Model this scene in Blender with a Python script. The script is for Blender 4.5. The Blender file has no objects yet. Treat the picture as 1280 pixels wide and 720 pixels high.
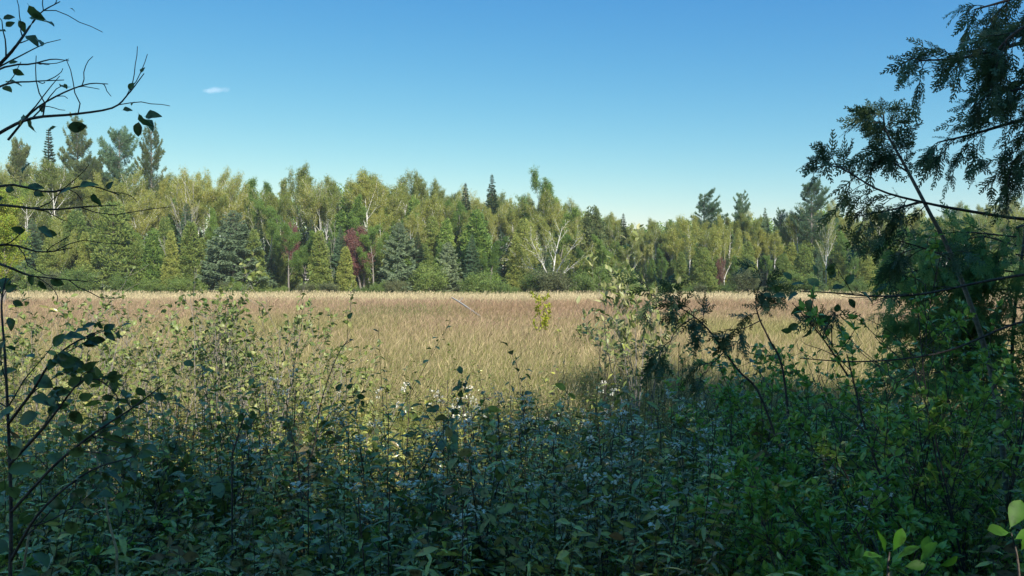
import bpy, math
import numpy as np
R = math.radians
SC = bpy.context.scene
COL = SC.collection

# ------------------------------------------------------------------ camera, sky, sun, exposure
CAM = np.array([0.0, 0.0, 2.4])
LENS, PITCH = 30.0, R(-0.70)
FPX = 1280 * LENS / 36.0
cam_d = bpy.data.cameras.new('camera'); cam_d.lens = LENS; cam_d.sensor_width = 36
cam_d.clip_start = 0.05; cam_d.clip_end = 12000
cam = bpy.data.objects.new('camera', cam_d); COL.objects.link(cam)
cam.location = CAM; cam.rotation_euler = (R(90) + PITCH, 0, 0)
SC.camera = cam

SUN_AZ, SUN_EL = R(154), R(39)        # azimuth clockwise from the view direction: behind and to the right
SUN = np.array([math.sin(SUN_AZ) * math.cos(SUN_EL), math.cos(SUN_AZ) * math.cos(SUN_EL), math.sin(SUN_EL)])
w = bpy.data.worlds.new('World'); SC.world = w; w.use_nodes = True
nt = w.node_tree; bg = nt.nodes['Background']
sky = nt.nodes.new('ShaderNodeTexSky'); sky.sky_type = 'NISHITA'; sky.sun_disc = False
sky.sun_elevation = SUN_EL; sky.sun_rotation = SUN_AZ
sky.altitude = 300; sky.air_density = 1.0; sky.dust_density = 0.35; sky.ozone_density = 1.6
EXPO, SKY_S = 0.70, 0.10
# film response of the blue sky: one power curve per channel on the Nishita radiance
sp = nt.nodes.new('ShaderNodeSeparateColor'); cb = nt.nodes.new('ShaderNodeCombineColor'); nt.links.new(sky.outputs[0], sp.inputs[0])
for ch, (ref, amp, gam, flo) in enumerate(((.71, .50, 2.0, .36), (.97, .83, 1.154, .44), (.97, .81, .45, .70))):
    k1 = nt.nodes.new('ShaderNodeMath'); k1.operation = 'MULTIPLY'; k1.inputs[1].default_value = .153 / ref; nt.links.new(sp.outputs[ch], k1.inputs[0])
    k2 = nt.nodes.new('ShaderNodeMath'); k2.operation = 'MINIMUM'; k2.inputs[1].default_value = 1.5; nt.links.new(k1.outputs[0], k2.inputs[0])
    k5 = nt.nodes.new('ShaderNodeMath'); k5.operation = 'MAXIMUM'; k5.inputs[1].default_value = flo; nt.links.new(k2.outputs[0], k5.inputs[0]); k2 = k5
    k3 = nt.nodes.new('ShaderNodeMath'); k3.operation = 'POWER'; k3.inputs[1].default_value = gam; nt.links.new(k2.outputs[0], k3.inputs[0])
    k4 = nt.nodes.new('ShaderNodeMath'); k4.operation = 'MULTIPLY'; k4.inputs[1].default_value = amp / (2 ** EXPO * SKY_S); nt.links.new(k3.outputs[0], k4.inputs[0])
    nt.links.new(k4.outputs[0], cb.inputs[ch])
nt.links.new(cb.outputs[0], bg.inputs[0]); bg.inputs[1].default_value = SKY_S
sl = bpy.data.lights.new('sun', 'SUN'); sl.energy = 5.0; sl.angle = R(0.5); sl.color = (1.0, 0.95, 0.85)
so = bpy.data.objects.new('sun', sl); COL.objects.link(so)
from mathutils import Vector
so.rotation_euler = Vector(SUN).to_track_quat('Z', 'Y').to_euler()
so.location = (20, -30, 40)
vs = SC.view_settings
vs.view_transform = 'Standard'; vs.look = 'None'; vs.gamma = 1; vs.use_curve_mapping = False; vs.exposure = EXPO
SC.cycles.max_bounces = 8; SC.cycles.transparent_max_bounces = 8
SC.cycles.volume_bounces = 2

# ------------------------------------------------------------------ helpers
def ray(px, py):
    cx, cz = (px - 640) / FPX, -(py - 360) / FPX
    c, s = math.cos(PITCH), math.sin(PITCH)
    return np.array([cx, c - s * cz, s + c * cz])
def at(px, py, Y):
    d = ray(px, py); return CAM + d * (Y / d[1])
def gx(px, Y): return (px - 640) / FPX * Y
def ss(a, b, x):
    t = np.clip((np.asarray(x, float) - a) / (b - a), 0, 1); return t * t * (3 - 2 * t)
def wav(x, y, s, seed):
    g = np.random.default_rng(seed); o = 0
    for k in range(5):
        a = g.uniform(0, 6.28); f = (1.0 + .55 * k) / s
        o = o + np.sin((x * math.cos(a) + y * math.sin(a)) * f + g.uniform(0, 6.28)) / (1 + .35 * k)
    return o / 3.0
def gz(x, y):
    x = np.asarray(x, float); y = np.asarray(y, float)
    z = 0.8 * (1 - ss(2.5, 8.5, y)) + 0.05 * wav(x, y, 3.0, 5) * (1 - ss(100, 130, y))
    z = z + np.clip((y - 114) * 0.05, 0, 3.5)
    z = z + 26 * ss(60, 230, x - 0.10 * y) * ss(150, 330, y)
    return z
def norm(v): return v / np.maximum(np.linalg.norm(v, axis=-1, keepdims=True), 1e-9)
def rdir(g, n): return norm(g.normal(size=(n, 3)))

class MB:
    def __init__(s): s.V = []; s.Q = []; s.T = []; s.r = []; s.c = []; s.n = 0
    def add(s, V, F, rnd=0.5, col=None):
        V = np.asarray(V, float).reshape(-1, 3); F = np.asarray(F, int)
        s.V.append(V)
        (s.Q if F.shape[1] == 4 else s.T).append(F + s.n)
        s.r.append(np.broadcast_to(np.asarray(rnd, float), (len(V),)))
        if col is not None: s.c.append(np.asarray(col, float).reshape(-1, 3))
        s.n += len(V)
    def addT(s, F, off): s.T.append(np.asarray(F, int) + off)
    def arrays(s):
        V = np.concatenate(s.V); Q = np.concatenate(s.Q) if s.Q else np.zeros((0, 4), int)
        T = np.concatenate(s.T) if s.T else np.zeros((0, 3), int)
        return V, Q, T, np.concatenate(s.r)
    def mesh(s, name, mat, smooth=False, keep=None):
        V, Q, T, r = s.arrays()
        if keep is not None:
            k = keep(V); Q = Q[k[Q].all(1)]; T = T[k[T].all(1)] if len(T) else T
        me = bpy.data.meshes.new(name)
        me.vertices.add(len(V)); me.vertices.foreach_set('co', V.astype(np.float32).ravel())
        nl = Q.size + T.size
        me.loops.add(nl); me.loops.foreach_set('vertex_index', np.concatenate([Q.ravel(), T.ravel()]).astype(np.int32))
        me.polygons.add(len(Q) + len(T))
        st = np.concatenate([np.arange(len(Q)) * 4, Q.size + np.arange(len(T)) * 3]).astype(np.int32)
        me.polygons.foreach_set('loop_start', st)
        if smooth: me.polygons.foreach_set('use_smooth', np.ones(len(Q) + len(T), bool))
        a = me.attributes.new('rnd', 'FLOAT', 'POINT'); a.data.foreach_set('value', r.astype(np.float32))
        if s.c:
            c = np.concatenate(s.c); c4 = np.ones((len(c), 4), np.float32); c4[:, :3] = c
            b = me.attributes.new('gcol', 'FLOAT_COLOR', 'POINT'); b.data.foreach_set('color', c4.ravel())
        me.update(calc_edges=True); me.validate()
        me.materials.append(mat)
        return me
    def build(s, name, mat, parent=None, smooth=False, keep=None):
        o = bpy.data.objects.new(name, s.mesh(name, mat, smooth, keep)); COL.objects.link(o)
        if parent is not None: o.parent = parent
        return o

def tag(o, label=None, cat=None, group=None, kind=None):
    if label: o['label'] = label
    if cat: o['category'] = cat
    if group: o['group'] = group
    if kind: o['kind'] = kind
    return o
def thing(name, label, cat, loc=(0, 0, 0), group=None):
    o = bpy.data.objects.new(name, None); COL.objects.link(o); o.location = loc; o.empty_display_size = .2
    return tag(o, label, cat, group)
def dup(root, loc, rz, sc, label, group=None):
    r = root.copy(); COL.objects.link(r); r.location = loc; r.rotation_euler = (0, 0, rz); r.scale = sc
    r['label'] = label
    if group: r['group'] = group
    for ch in list(root.children):
        c = ch.copy(); COL.objects.link(c); c.parent = r
        for gch in ch.children:
            d = gch.copy(); COL.objects.link(d); d.parent = c
    return r

def tube(P, rad, n=5):
    P = np.asarray(P, float); k = len(P); rad = np.broadcast_to(np.asarray(rad, float), (k,))
    T = np.gradient(P, axis=0); T = norm(T)
    ref = np.array([0.31, 0.17, 0.93]) if abs(norm(P[-1] - P[0])[2]) < .8 else np.array([0.9, 0.35, 0.1])
    X = norm(np.cross(T, ref)); Y = np.cross(T, X)
    a = np.arange(n) * 2 * math.pi / n
    V = P[:, None] + rad[:, None, None] * (X[:, None] * np.cos(a)[None, :, None] + Y[:, None] * np.sin(a)[None, :, None])
    i = np.arange(k - 1)[:, None] * n; j = np.arange(n)[None]; j2 = (j + 1) % n
    F = np.stack([i + j, i + j2, i + n + j2, i + n + j], -1).reshape(-1, 4)
    return V.reshape(-1, 3), F
def spline(P, n):
    P = np.asarray(P, float)
    if len(P) < 3: t = np.linspace(0, 1, n)[:, None]; return P[0] * (1 - t) + P[-1] * t
    Q = np.vstack([2 * P[0] - P[1], P, 2 * P[-1] - P[-2]]); out = []
    for u in np.linspace(0, len(P) - 1 - 1e-6, n):
        i = int(u); t = u - i; a, b, c, d = Q[i:i + 4]
        out.append(.5 * (2 * b + (c - a) * t + (2 * a - 5 * b + 4 * c - d) * t * t + (3 * b - a - 3 * c + d) * t ** 3))
    return np.array(out)
def scatter(m, T, F, pos, dirv, up, scale, rnd):
    pos = np.asarray(pos, float); n = len(pos)
    if n == 0: return
    y = norm(np.asarray(dirv, float)); x = norm(np.cross(y, up)); z = np.cross(x, y)
    s = np.broadcast_to(np.asarray(scale, float), (n,))[:, None, None]
    V = pos[:, None] + s * (T[None, :, 0:1] * x[:, None] + T[None, :, 1:2] * y[:, None] + T[None, :, 2:3] * z[:, None])
    FF = (np.arange(n)[:, None, None] * len(T) + np.asarray(F)[None]).reshape(-1, len(F[0]))
    m.add(V, FF, np.repeat(np.broadcast_to(np.asarray(rnd, float), (n,)), len(T)))

# leaf and needle templates (length along +Y, one unit long)
def ovate(prof, fold=.18, curl=.15, pet=.0, wig=0):
    V = []; F = []
    k = len(prof)
    for i, wd in enumerate(prof):
        t = i / (k - 1); z = -curl * t * t
        ww = wig * math.sin(i * 2.4)
        V += [(-wd, pet + t, z + fold * wd + ww), (0, pet + t, z), (wd, pet + t, z + fold * wd - ww)]
    for i in range(k - 1):
        a = 3 * i; F += [(a, a + 1, a + 4, a + 3), (a + 1, a + 2, a + 5, a + 4)]
    V = np.array(V, float)
    if pet:
        b = len(V); V = np.vstack([V, [(-.012, 0, 0), (.012, 0, 0), (.012, pet, 0), (-.012, pet, 0)]]); F.append((b, b + 1, b + 2, b + 3))
    return V, F
ROUND = ovate([.02, .22, .31, .33, .29, .20, .02], .30, .25, .16, .03)
ROUND2 = ovate([.02, .27, .34, .30, .19, .02], .35, .45, .14, -.04)
OVAL = ovate([.02, .18, .25, .22, .12, .01], .3, .2, .1)
OBOV = ovate([.02, .12, .20, .27, .28, .21, .03], .25, .12, .08, .02)
LANCE = ovate([.01, .11, .13, .09, .005], .3, .3)
def needle_tuft(n, g, wd=.07, spread=.55):
    V = []; F = []
    for k in range(n):
        d = np.array([g.uniform(-spread, spread), 1, g.uniform(-spread, spread)]); d /= np.linalg.norm(d)
        s = np.cross(d, g.normal(size=3)); s /= np.linalg.norm(s); L = g.uniform(.6, 1)
        b = len(V); V += [d * .05, d * L * .55 + s * wd, d * L, d * L * .55 - s * wd]; F.append((b, b + 1, b + 2, b + 3))
    return np.array(V), F
_g = np.random.default_rng(3)
TUFT = needle_tuft(7, _g); TUFTW = needle_tuft(6, _g, .11, .8); TUFTF = needle_tuft(9, _g, .05, .9)
QUADLEAF = (np.array([(0, 0, 0), (.38, .5, .1), (0, 1, 0), (-.38, .5, .1)]), [(0, 1, 2, 3)])
def leafspray(g, n=5):
    V = []; F = []
    for k in range(n):
        o = g.normal(size=3) * .45; d = g.normal(size=3); d /= np.linalg.norm(d); s = np.cross(d, g.normal(size=3)); s /= np.linalg.norm(s)
        L = g.uniform(.5, .8); b = len(V); V += [o, o + d * L * .5 + s * .24 * L, o + d * L, o + d * L * .5 - s * .24 * L]; F.append((b, b + 1, b + 2, b + 3))
    return np.array(V), F
SPRAY = leafspray(_g, 6)
def cedar_frond(g):
    V = []; F = []
    def strip(p, q, wd):
        d = q - p; s = np.array([d[1], -d[0], 0]); s = s / (np.linalg.norm(s) + 1e-9) * wd
        b = len(V); V.extend([p - s * .6, p + s * .6, (p + q) / 2 + s, q + s * .3, q - s * .3, (p + q) / 2 - s])
        F.extend([(b, b + 1, b + 2, b + 5), (b + 5, b + 2, b + 3, b + 4)])
    prev = np.zeros(3)
    for i in range(6):
        t = (i + 1) / 6; q = np.array([.06 * math.sin(t * 3), t, -.12 * t * t]); strip(prev, q, .030)
        for sgn in (-1, 1):
            L = .42 * (1 - t * .72) * g.uniform(.7, 1.1); a = g.uniform(.6, .95)
            e = q + np.array([sgn * math.sin(a) * L, math.cos(a) * L, g.uniform(-.08, .03)]); strip(q, e, .028)
            for f in (.45, .75):
                m_ = q + (e - q) * f; l2 = L * .35
                strip(m_, m_ + np.array([sgn * .25 * l2, l2, -.02]), .022)
        prev = q
    return np.array(V), F
FROND = cedar_frond(_g); FROND2 = cedar_frond(_g)

# ------------------------------------------------------------------ materials
def mat(name):
    m = bpy.data.materials.new(name); m.use_nodes = True; t = m.node_tree
    return m, t, t.nodes['Principled BSDF'], t.nodes['Material Output']
def ramp(t, cols):
    r = t.nodes.new('ShaderNodeValToRGB'); e = r.color_ramp.elements
    while len(e) < len(cols): e.new(.5)
    for i, c in enumerate(cols): e[i].position = i / (len(cols) - 1); e[i].color = (*c, 1)
    return r
def leaf_mat(name, cols, rough=.55, trans=.3, var=.25, spec=.3, hue=.015, spots=0):
    m, t, p, out = mat(name)
    a = t.nodes.new('ShaderNodeAttribute'); a.attribute_name = 'rnd'
    r = ramp(t, cols); t.links.new(a.outputs['Fac'], r.inputs[0])
    oi = t.nodes.new('ShaderNodeObjectInfo'); h = t.nodes.new('ShaderNodeHueSaturation')
    mv = t.nodes.new('ShaderNodeMapRange'); mv.inputs[3].default_value = 1 - var; mv.inputs[4].default_value = 1 + var
    mh = t.nodes.new('ShaderNodeMapRange'); mh.inputs[3].default_value = .5 + hue; mh.inputs[4].default_value = .5 - hue
    t.links.new(oi.outputs['Random'], mv.inputs[0]); t.links.new(oi.outputs['Random'], mh.inputs[0])
    t.links.new(mv.outputs[0], h.inputs['Value']); t.links.new(mh.outputs[0], h.inputs['Hue'])
    if spots:
        tc = t.nodes.new('ShaderNodeTexCoord'); nz = t.nodes.new('ShaderNodeTexNoise'); nz.inputs['Scale'].default_value = spots; nz.inputs['Detail'].default_value = 6
        nr = ramp(t, [(.45, .36, .30), (1.0, 1.0, 1.0), (1.25, 1.2, 1.1)]); nr.color_ramp.elements[0].position = .32; nr.color_ramp.elements[1].position = .47; nr.color_ramp.elements[2].position = .7
        ml = t.nodes.new('ShaderNodeMix'); ml.data_type = 'RGBA'; ml.blend_type = 'MULTIPLY'; ml.inputs['Factor'].default_value = 1
        t.links.new(tc.outputs['Object'], nz.inputs[0]); t.links.new(nz.outputs[0], nr.inputs[0]); t.links.new(r.outputs[0], ml.inputs['A']); t.links.new(nr.outputs[0], ml.inputs['B']); r_out = ml.outputs['Result']
    else: r_out = r.outputs[0]
    t.links.new(r_out, h.inputs['Color']); t.links.new(h.outputs[0], p.inputs['Base Color'])
    p.inputs['Roughness'].default_value = rough; p.inputs['Specular IOR Level'].default_value = spec
    tr = t.nodes.new('ShaderNodeBsdfTranslucent'); mx = t.nodes.new('ShaderNodeMixShader'); mx.inputs[0].default_value = trans
    t.links.new(h.outputs[0], tr.inputs[0]); t.links.new(p.outputs[0], mx.inputs[1]); t.links.new(tr.outputs[0], mx.inputs[2])
    t.links.new(mx.outputs[0], out.inputs[0])
    return m
def bark_mat(name, c1, c2, scale=(6, 6, 30), rough=.85):
    m, t, p, out = mat(name)
    tc = t.nodes.new('ShaderNodeTexCoord'); mp = t.nodes.new('ShaderNodeMapping'); mp.inputs['Scale'].default_value = scale
    n = t.nodes.new('ShaderNodeTexNoise'); n.inputs['Scale'].default_value = 1; n.inputs['Detail'].default_value = 5
    r = ramp(t, [c1, c2]); r.color_ramp.elements[0].position = .35; r.color_ramp.elements[1].position = .55
    t.links.new(tc.outputs['Object'], mp.inputs[0]); t.links.new(mp.outputs[0], n.inputs[0]); t.links.new(n.outputs[0], r.inputs[0])
    t.links.new(r.outputs[0], p.inputs['Base Color']); p.inputs['Roughness'].default_value = rough
    b = t.nodes.new('ShaderNodeBump'); b.inputs['Strength'].default_value = .4; b.inputs['Distance'].default_value = .02
    t.links.new(n.outputs[0], b.inputs['Height']); t.links.new(b.outputs[0], p.inputs['Normal'])
    return m
def attr_mat(name, trans=.3, rough=.7):
    m, t, p, out = mat(name)
    a = t.nodes.new('ShaderNodeAttribute'); a.attribute_name = 'gcol'
    t.links.new(a.outputs['Color'], p.inputs['Base Color']); p.inputs['Roughness'].default_value = rough; p.inputs['Specular IOR Level'].default_value = .2
    tr = t.nodes.new('ShaderNodeBsdfTranslucent'); mx = t.nodes.new('ShaderNodeMixShader'); mx.inputs[0].default_value = trans
    t.links.new(a.outputs['Color'], tr.inputs[0]); t.links.new(p.outputs[0], mx.inputs[1]); t.links.new(tr.outputs[0], mx.inputs[2])
    t.links.new(mx.outputs[0], out.inputs[0])
    return m
M_birch_leaf = leaf_mat('birch_leaf', [(0.178, 0.222, 0.054), (0.293, 0.345, 0.078), (0.373, 0.365, 0.088), (0.223, 0.298, 0.071)], var=.25, hue=.02, trans=0.48)
M_green_leaf = leaf_mat('green_leaf', [(0.117, 0.207, 0.048), (0.197, 0.312, 0.063), (0.287, 0.377, 0.087)], var=.25, trans=0.48)
M_grey_leaf = leaf_mat('pale_leaf', [(0.108, 0.135, 0.054), (0.162, 0.189, 0.081), (0.203, 0.203, 0.095)], var=.2, trans=0.4)
M_red_leaf = leaf_mat('red_leaf', [(0.17, 0.075, 0.07), (0.24, 0.105, 0.09), (0.15, 0.12, 0.06)], var=.1)
M_gold_leaf = leaf_mat('gold_leaf', [(0.176, 0.312, 0.033), (0.242, 0.396, 0.044), (0.33, 0.324, 0.05), (0.187, 0.336, 0.044)], var=.1, trans=.4)
M_yellow = leaf_mat('yellow_leaf', [(0.26, 0.3, 0.03), (0.42, 0.43, 0.04), (0.33, 0.36, 0.04)], var=.05, trans=.4)
M_cedar_far = leaf_mat('cedar_green', [(0.169, 0.238, 0.057), (0.269, 0.339, 0.083), (0.319, 0.359, 0.094), (0.202, 0.283, 0.075)], var=.25, hue=.025, trans=0.48)
M_spruce = leaf_mat('spruce_needle', [(0.041, 0.081, 0.039), (0.069, 0.122, 0.053), (0.092, 0.145, 0.064)], var=.25, trans=0.4)
M_pine = leaf_mat('pine_needle', [(0.099, 0.179, 0.089), (0.167, 0.268, 0.138), (0.212, 0.308, 0.162)], var=.2, trans=0.48)
M_pine_olive = leaf_mat('pine_needle_olive', [(0.131, 0.18, 0.07), (0.204, 0.25, 0.094), (0.248, 0.272, 0.109)], var=.2, trans=0.48)
M_pine_blue = leaf_mat('pine_needle_blue', [(0.138, 0.194, 0.102), (0.234, 0.303, 0.162), (0.317, 0.386, 0.215)], var=.12, trans=0.42)
M_edge = leaf_mat('thicket_leaf', [(0.115, 0.187, 0.043), (0.187, 0.273, 0.064), (0.259, 0.316, 0.093)], var=.25, trans=0.45)
M_birch_bark = bark_mat('birch_bark', (.24, .22, .20), (.66, .64, .60), (3, 3, 9))
M_dead = bark_mat('dead_wood', (.20, .18, .16), (.36, .33, .30))
M_bark = bark_mat('bark', (.06, .045, .033), (.14, .11, .085))
M_greybark = bark_mat('grey_bark', (.13, .115, .10), (.24, .21, .18), (20, 20, 60))
M_twig = bark_mat('twig_bark', (.035, .026, .022), (.09, .07, .055), (60, 60, 60))
M_alder = leaf_mat('alder_leaf', [(0.072, 0.112, 0.041), (0.114, 0.168, 0.05), (0.153, 0.203, 0.057)], rough=.30, var=.1, spec=.5, trans=0.32, spots=55)
M_shrub = leaf_mat('shrub_leaf', [(0.147, 0.213, 0.053), (0.228, 0.281, 0.073), (0.321, 0.347, 0.12), (0.12, 0.174, 0.053)], rough=.45, var=.12, spec=.45, trans=0.35, spots=55)
M_willow = leaf_mat('willow_leaf', [(.16, .21, .05), (.28, .31, .10), (.42, .42, .20)], rough=.45, trans=.3, var=.1, spec=.5)
M_under = leaf_mat('undergrowth_leaf', [(0.08, 0.1, 0.028), (0.16, 0.197, 0.04), (0.273, 0.306, 0.062), (0.433, 0.449, 0.094), (0.228, 0.215, 0.094), (0.364, 0.234, 0.094)], var=.15, trans=0.3, rough=0.25, spec=0.7, spots=55)
M_bush = leaf_mat('bush_leaf', [(0.156, 0.295, 0.056), (0.28, 0.441, 0.077), (0.419, 0.539, 0.1)], var=.15, trans=0.42, rough=0.26, spec=0.65, spots=55)
M_cedar = leaf_mat('cedar_spray', [(0.051, 0.096, 0.046), (0.078, 0.137, 0.057), (0.114, 0.17, 0.069)], rough=.5, var=.12, spec=.4, trans=0.25)
M_cedar_mid = leaf_mat('cedar_spray_green', [(0.131, 0.245, 0.085), (0.197, 0.328, 0.1), (0.296, 0.408, 0.114)], rough=.5, var=.12, spec=.35, trans=0.5)
M_petal = leaf_mat('petal', [(0.62, 0.58, 0.46), (0.88, 0.84, 0.72)], rough=.6, trans=.25, var=.05)
M_stalk = bark_mat('dry_stalk', (.25, .19, .11), (.42, .34, .21), (50, 50, 50))
M_stem = bark_mat('green_stem', (.05, .06, .03), (.10, .10, .055), (60, 60, 60))
M_grass = attr_mat('grass_blade')

# ground
def ground_mat():
    m, t, p, out = mat('ground')
    tc = t.nodes.new('ShaderNodeTexCoord'); n = t.nodes.new('ShaderNodeTexNoise'); n.inputs['Scale'].default_value = .35; n.inputs['Detail'].default_value = 8
    n2 = t.nodes.new('ShaderNodeTexNoise'); n2.inputs['Scale'].default_value = 6; n2.inputs['Detail'].default_value = 6
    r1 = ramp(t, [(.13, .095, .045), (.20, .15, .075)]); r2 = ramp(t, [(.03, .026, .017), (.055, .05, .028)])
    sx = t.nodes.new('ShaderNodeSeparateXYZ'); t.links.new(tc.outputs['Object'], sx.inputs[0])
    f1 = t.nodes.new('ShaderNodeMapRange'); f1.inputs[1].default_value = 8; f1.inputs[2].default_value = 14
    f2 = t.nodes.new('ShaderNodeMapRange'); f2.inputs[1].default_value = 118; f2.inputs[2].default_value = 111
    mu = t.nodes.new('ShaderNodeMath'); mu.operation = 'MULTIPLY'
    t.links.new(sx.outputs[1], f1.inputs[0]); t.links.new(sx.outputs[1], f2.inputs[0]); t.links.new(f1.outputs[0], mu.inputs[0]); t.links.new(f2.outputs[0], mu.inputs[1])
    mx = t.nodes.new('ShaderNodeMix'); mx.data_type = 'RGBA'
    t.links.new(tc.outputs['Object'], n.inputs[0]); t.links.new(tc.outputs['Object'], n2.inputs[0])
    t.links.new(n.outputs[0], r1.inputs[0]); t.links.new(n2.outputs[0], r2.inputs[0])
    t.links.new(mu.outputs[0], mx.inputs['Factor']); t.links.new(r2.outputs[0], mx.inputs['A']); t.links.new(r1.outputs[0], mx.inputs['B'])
    t.links.new(mx.outputs['Result'], p.inputs['Base Color']); p.inputs['Roughness'].default_value = .95
    b = t.nodes.new('ShaderNodeBump'); b.inputs['Strength'].default_value = .6; t.links.new(n2.outputs[0], b.inputs['Height']); t.links.new(b.outputs[0], p.inputs['Normal'])
    return m
_s = np.linspace(-1, 1, 141); xs = np.sinh(_s * 5.5) / math.sinh(5.5) * 1200
_s = np.linspace(-1, 1, 181); ys = np.sinh(_s * 5.5) / math.sinh(5.5) * 1200
X, Y = np.meshgrid(xs, ys); Z = gz(X, Y)
g_ = MB(); i, j = np.meshgrid(np.arange(len(ys) - 1), np.arange(len(xs) - 1), indexing='ij'); a = (i * len(xs) + j).ravel()
g_.add(np.stack([X, Y, Z], -1), np.stack([a, a + 1, a + 1 + len(xs), a + len(xs)], -1))
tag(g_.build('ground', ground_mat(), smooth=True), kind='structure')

# ------------------------------------------------------------------ meadow grass
def meadow():
    g = np.random.default_rng(11); m = MB()
    def blades(N, ylo, yhi, hgt, wd, lean, colf, head):
        y = np.exp(g.uniform(math.log(ylo), math.log(yhi), N)); x = g.uniform(-1, 1, N) * (.74 * y + 2.5)
        # gather into tussocks
        y = y + .18 * wav(x, y, .35, 8) * np.clip(y / 20, .3, 3); z = gz(x, y) - .03
        patch = wav(x, y, 7, 21) * .6 + wav(x, y, 2.2, 22) * .4
        h = hgt * (.5 + .42 * ss(10, 24, y)) * (1 + .30 * patch) * g.uniform(.5, 1.12, N) * np.where(y > 104, .8, 1)
        w_ = wd * (.45 + .8 * (y / 25) ** 1.1) * g.uniform(.7, 1.3, N)
        ang = g.uniform(0, 6.28, N); fx = np.stack([np.cos(ang), np.sin(ang) * .5, np.zeros(N)], -1) * (w_ / 2)[:, None]
        le = np.stack([lean + g.normal(0, .30, N), g.normal(0, .2, N)], -1) * h[:, None]
        b = np.stack([x, y, z], -1); mid = b + np.stack([le[:, 0] * .32, le[:, 1] * .32, h * .58], -1); tip = b + np.stack([le[:, 0], le[:, 1], h * .97], -1)
        c0, c1 = colf(x, y, patch, g)
        if head:
            V = np.stack([b - fx * .25, b + fx * .25, mid + fx * .3, mid - fx * .3], 1); c = np.stack([c0, c0, c1, c1], 1)
            m.add(V, np.arange(4 * N).reshape(N, 4), 0.5, c)
            hb = mid + (tip - mid) * .35; hm = mid + (tip - mid) * .7
            V = np.stack([hb, hm + fx * 1.1, tip, hm - fx * 1.1], 1); m.add(V, np.arange(4 * N).reshape(N, 4), .5, np.stack([c1] * 4, 1))
            V = np.stack([mid - fx * .25, mid + fx * .25, hb + fx * .2, hb - fx * .2], 1); m.add(V, np.arange(4 * N).reshape(N, 4), .5, np.stack([c1] * 4, 1))
        else:
            V = np.stack([b - fx * .7, b + fx * .7, mid + fx, mid - fx, tip], 1); c = np.stack([c0, c0, (c0 + c1) / 2, (c0 + c1) / 2, c1], 1)
            base = m.n; k = np.arange(N)[:, None] * 5
            m.add(V, np.concatenate([k + np.array([[0, 1, 2, 3]])]), .5, c); m.addT(k + np.array([[3, 2, 4]]), base)
    green = np.array([.15, .19, .055]); ygreen = np.array([.27, .285, .075]); straw = np.array([.42, .345, .175]); pink = np.array([.37, .24, .165]); pale = np.array([.60, .49, .29])
    def mixc(a, b, t): return a * (1 - t[:, None]) + b * t[:, None]
    def col_leaf(x, y, p, g):
        t = np.clip(.9 * ss(17, 52, y) + .55 * p + g.normal(0, .16, len(x)), 0, 1)
        c1 = mixc(np.broadcast_to(ygreen, (len(x), 3)), straw, t)
        br = (.30 + .70 * ss(.0, .6, wav(x, y * .5, 8.0, 51))) * ss(15, 30, y) * ss(82, 64, y) * .72; c1 = mixc(c1, np.broadcast_to(np.array([.29, .185, .10]), (len(x), 3)), br)
        yg = ss(.1, .6, wav(x, y * .5, 6.5, 52)) * ss(52, 24, y) * .9 + .5 * ss(.5, .8, wav(x, y * .4, 9, 54)) * ss(25, 40, y) * ss(75, 60, y); c1 = mixc(c1, np.broadcast_to(np.array([.25, .26, .075]), (len(x), 3)), np.clip(yg, 0, 1)); c1 = mixc(c1, np.broadcast_to(pale, (len(x), 3)), .8 * ss(66, 82, y + g.normal(0, 4, len(x))))
        gp = np.clip(np.exp(-((x + 7) / 4) ** 2 - ((y - 50) / 9) ** 2) + .75 * ss(.35, .8, p) * ss(16, 40, y) + ss(103.5, 107, y + 4 * wav(x, y, 5, 61)) + .7 * ss(9, 6, y), 0, 1)
        c1 = mixc(c1, np.broadcast_to(green * 1.15, (len(x), 3)), gp)
        return mixc(c1 * .75, green, .45 * (1 - t)), c1 * g.choice([.45, .75, .95, 1.15, 1.4], (len(x), 1), p=[.14, .2, .3, .24, .12])
    def col_head(x, y, p, g):
        t = np.clip(ss(18, 38, y) + .5 * p + g.normal(0, .2, len(x)), 0, 1)
        c1 = mixc(np.broadcast_to(straw, (len(x), 3)), pink, t)
        br = (.30 + .70 * ss(.0, .6, wav(x, y * .5, 8.0, 51))) * ss(15, 30, y) * ss(82, 64, y) * .70; c1 = mixc(c1, np.broadcast_to(np.array([.31, .19, .115]), (len(x), 3)), br)
        yg = ss(.1, .6, wav(x, y * .5, 6.5, 52)) * ss(52, 24, y) * .8 + .4 * ss(.5, .8, wav(x, y * .4, 9, 54)) * ss(25, 40, y) * ss(75, 60, y); c1 = mixc(c1, np.broadcast_to(np.array([.27, .265, .085]), (len(x), 3)), yg)
        c1 = mixc(c1, np.broadcast_to(pale, (len(x), 3)), np.clip(ss(64, 80, y) + g.normal(0, .12, len(x)), 0, 1))
        c1 = mixc(c1, np.broadcast_to(green, (len(x), 3)), ss(103.5, 107, y + 4 * wav(x, y, 5, 61)))
        return straw * .8 * np.ones_like(c1), c1 * g.choice([.45, .75, .95, 1.15, 1.4], (len(x), 1), p=[.14, .2, .3, .24, .12])
    blades(330000, 9.5, 113, .82, .009, .07, col_leaf, False)
    blades(230000, 13.0, 113, .95, .0105, .15, col_head, True)
    return tag(m.build('meadow_grass', M_grass), kind='stuff', label='tall straw and pink seeding grass of the open meadow', cat='grass')
meadow()

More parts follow.
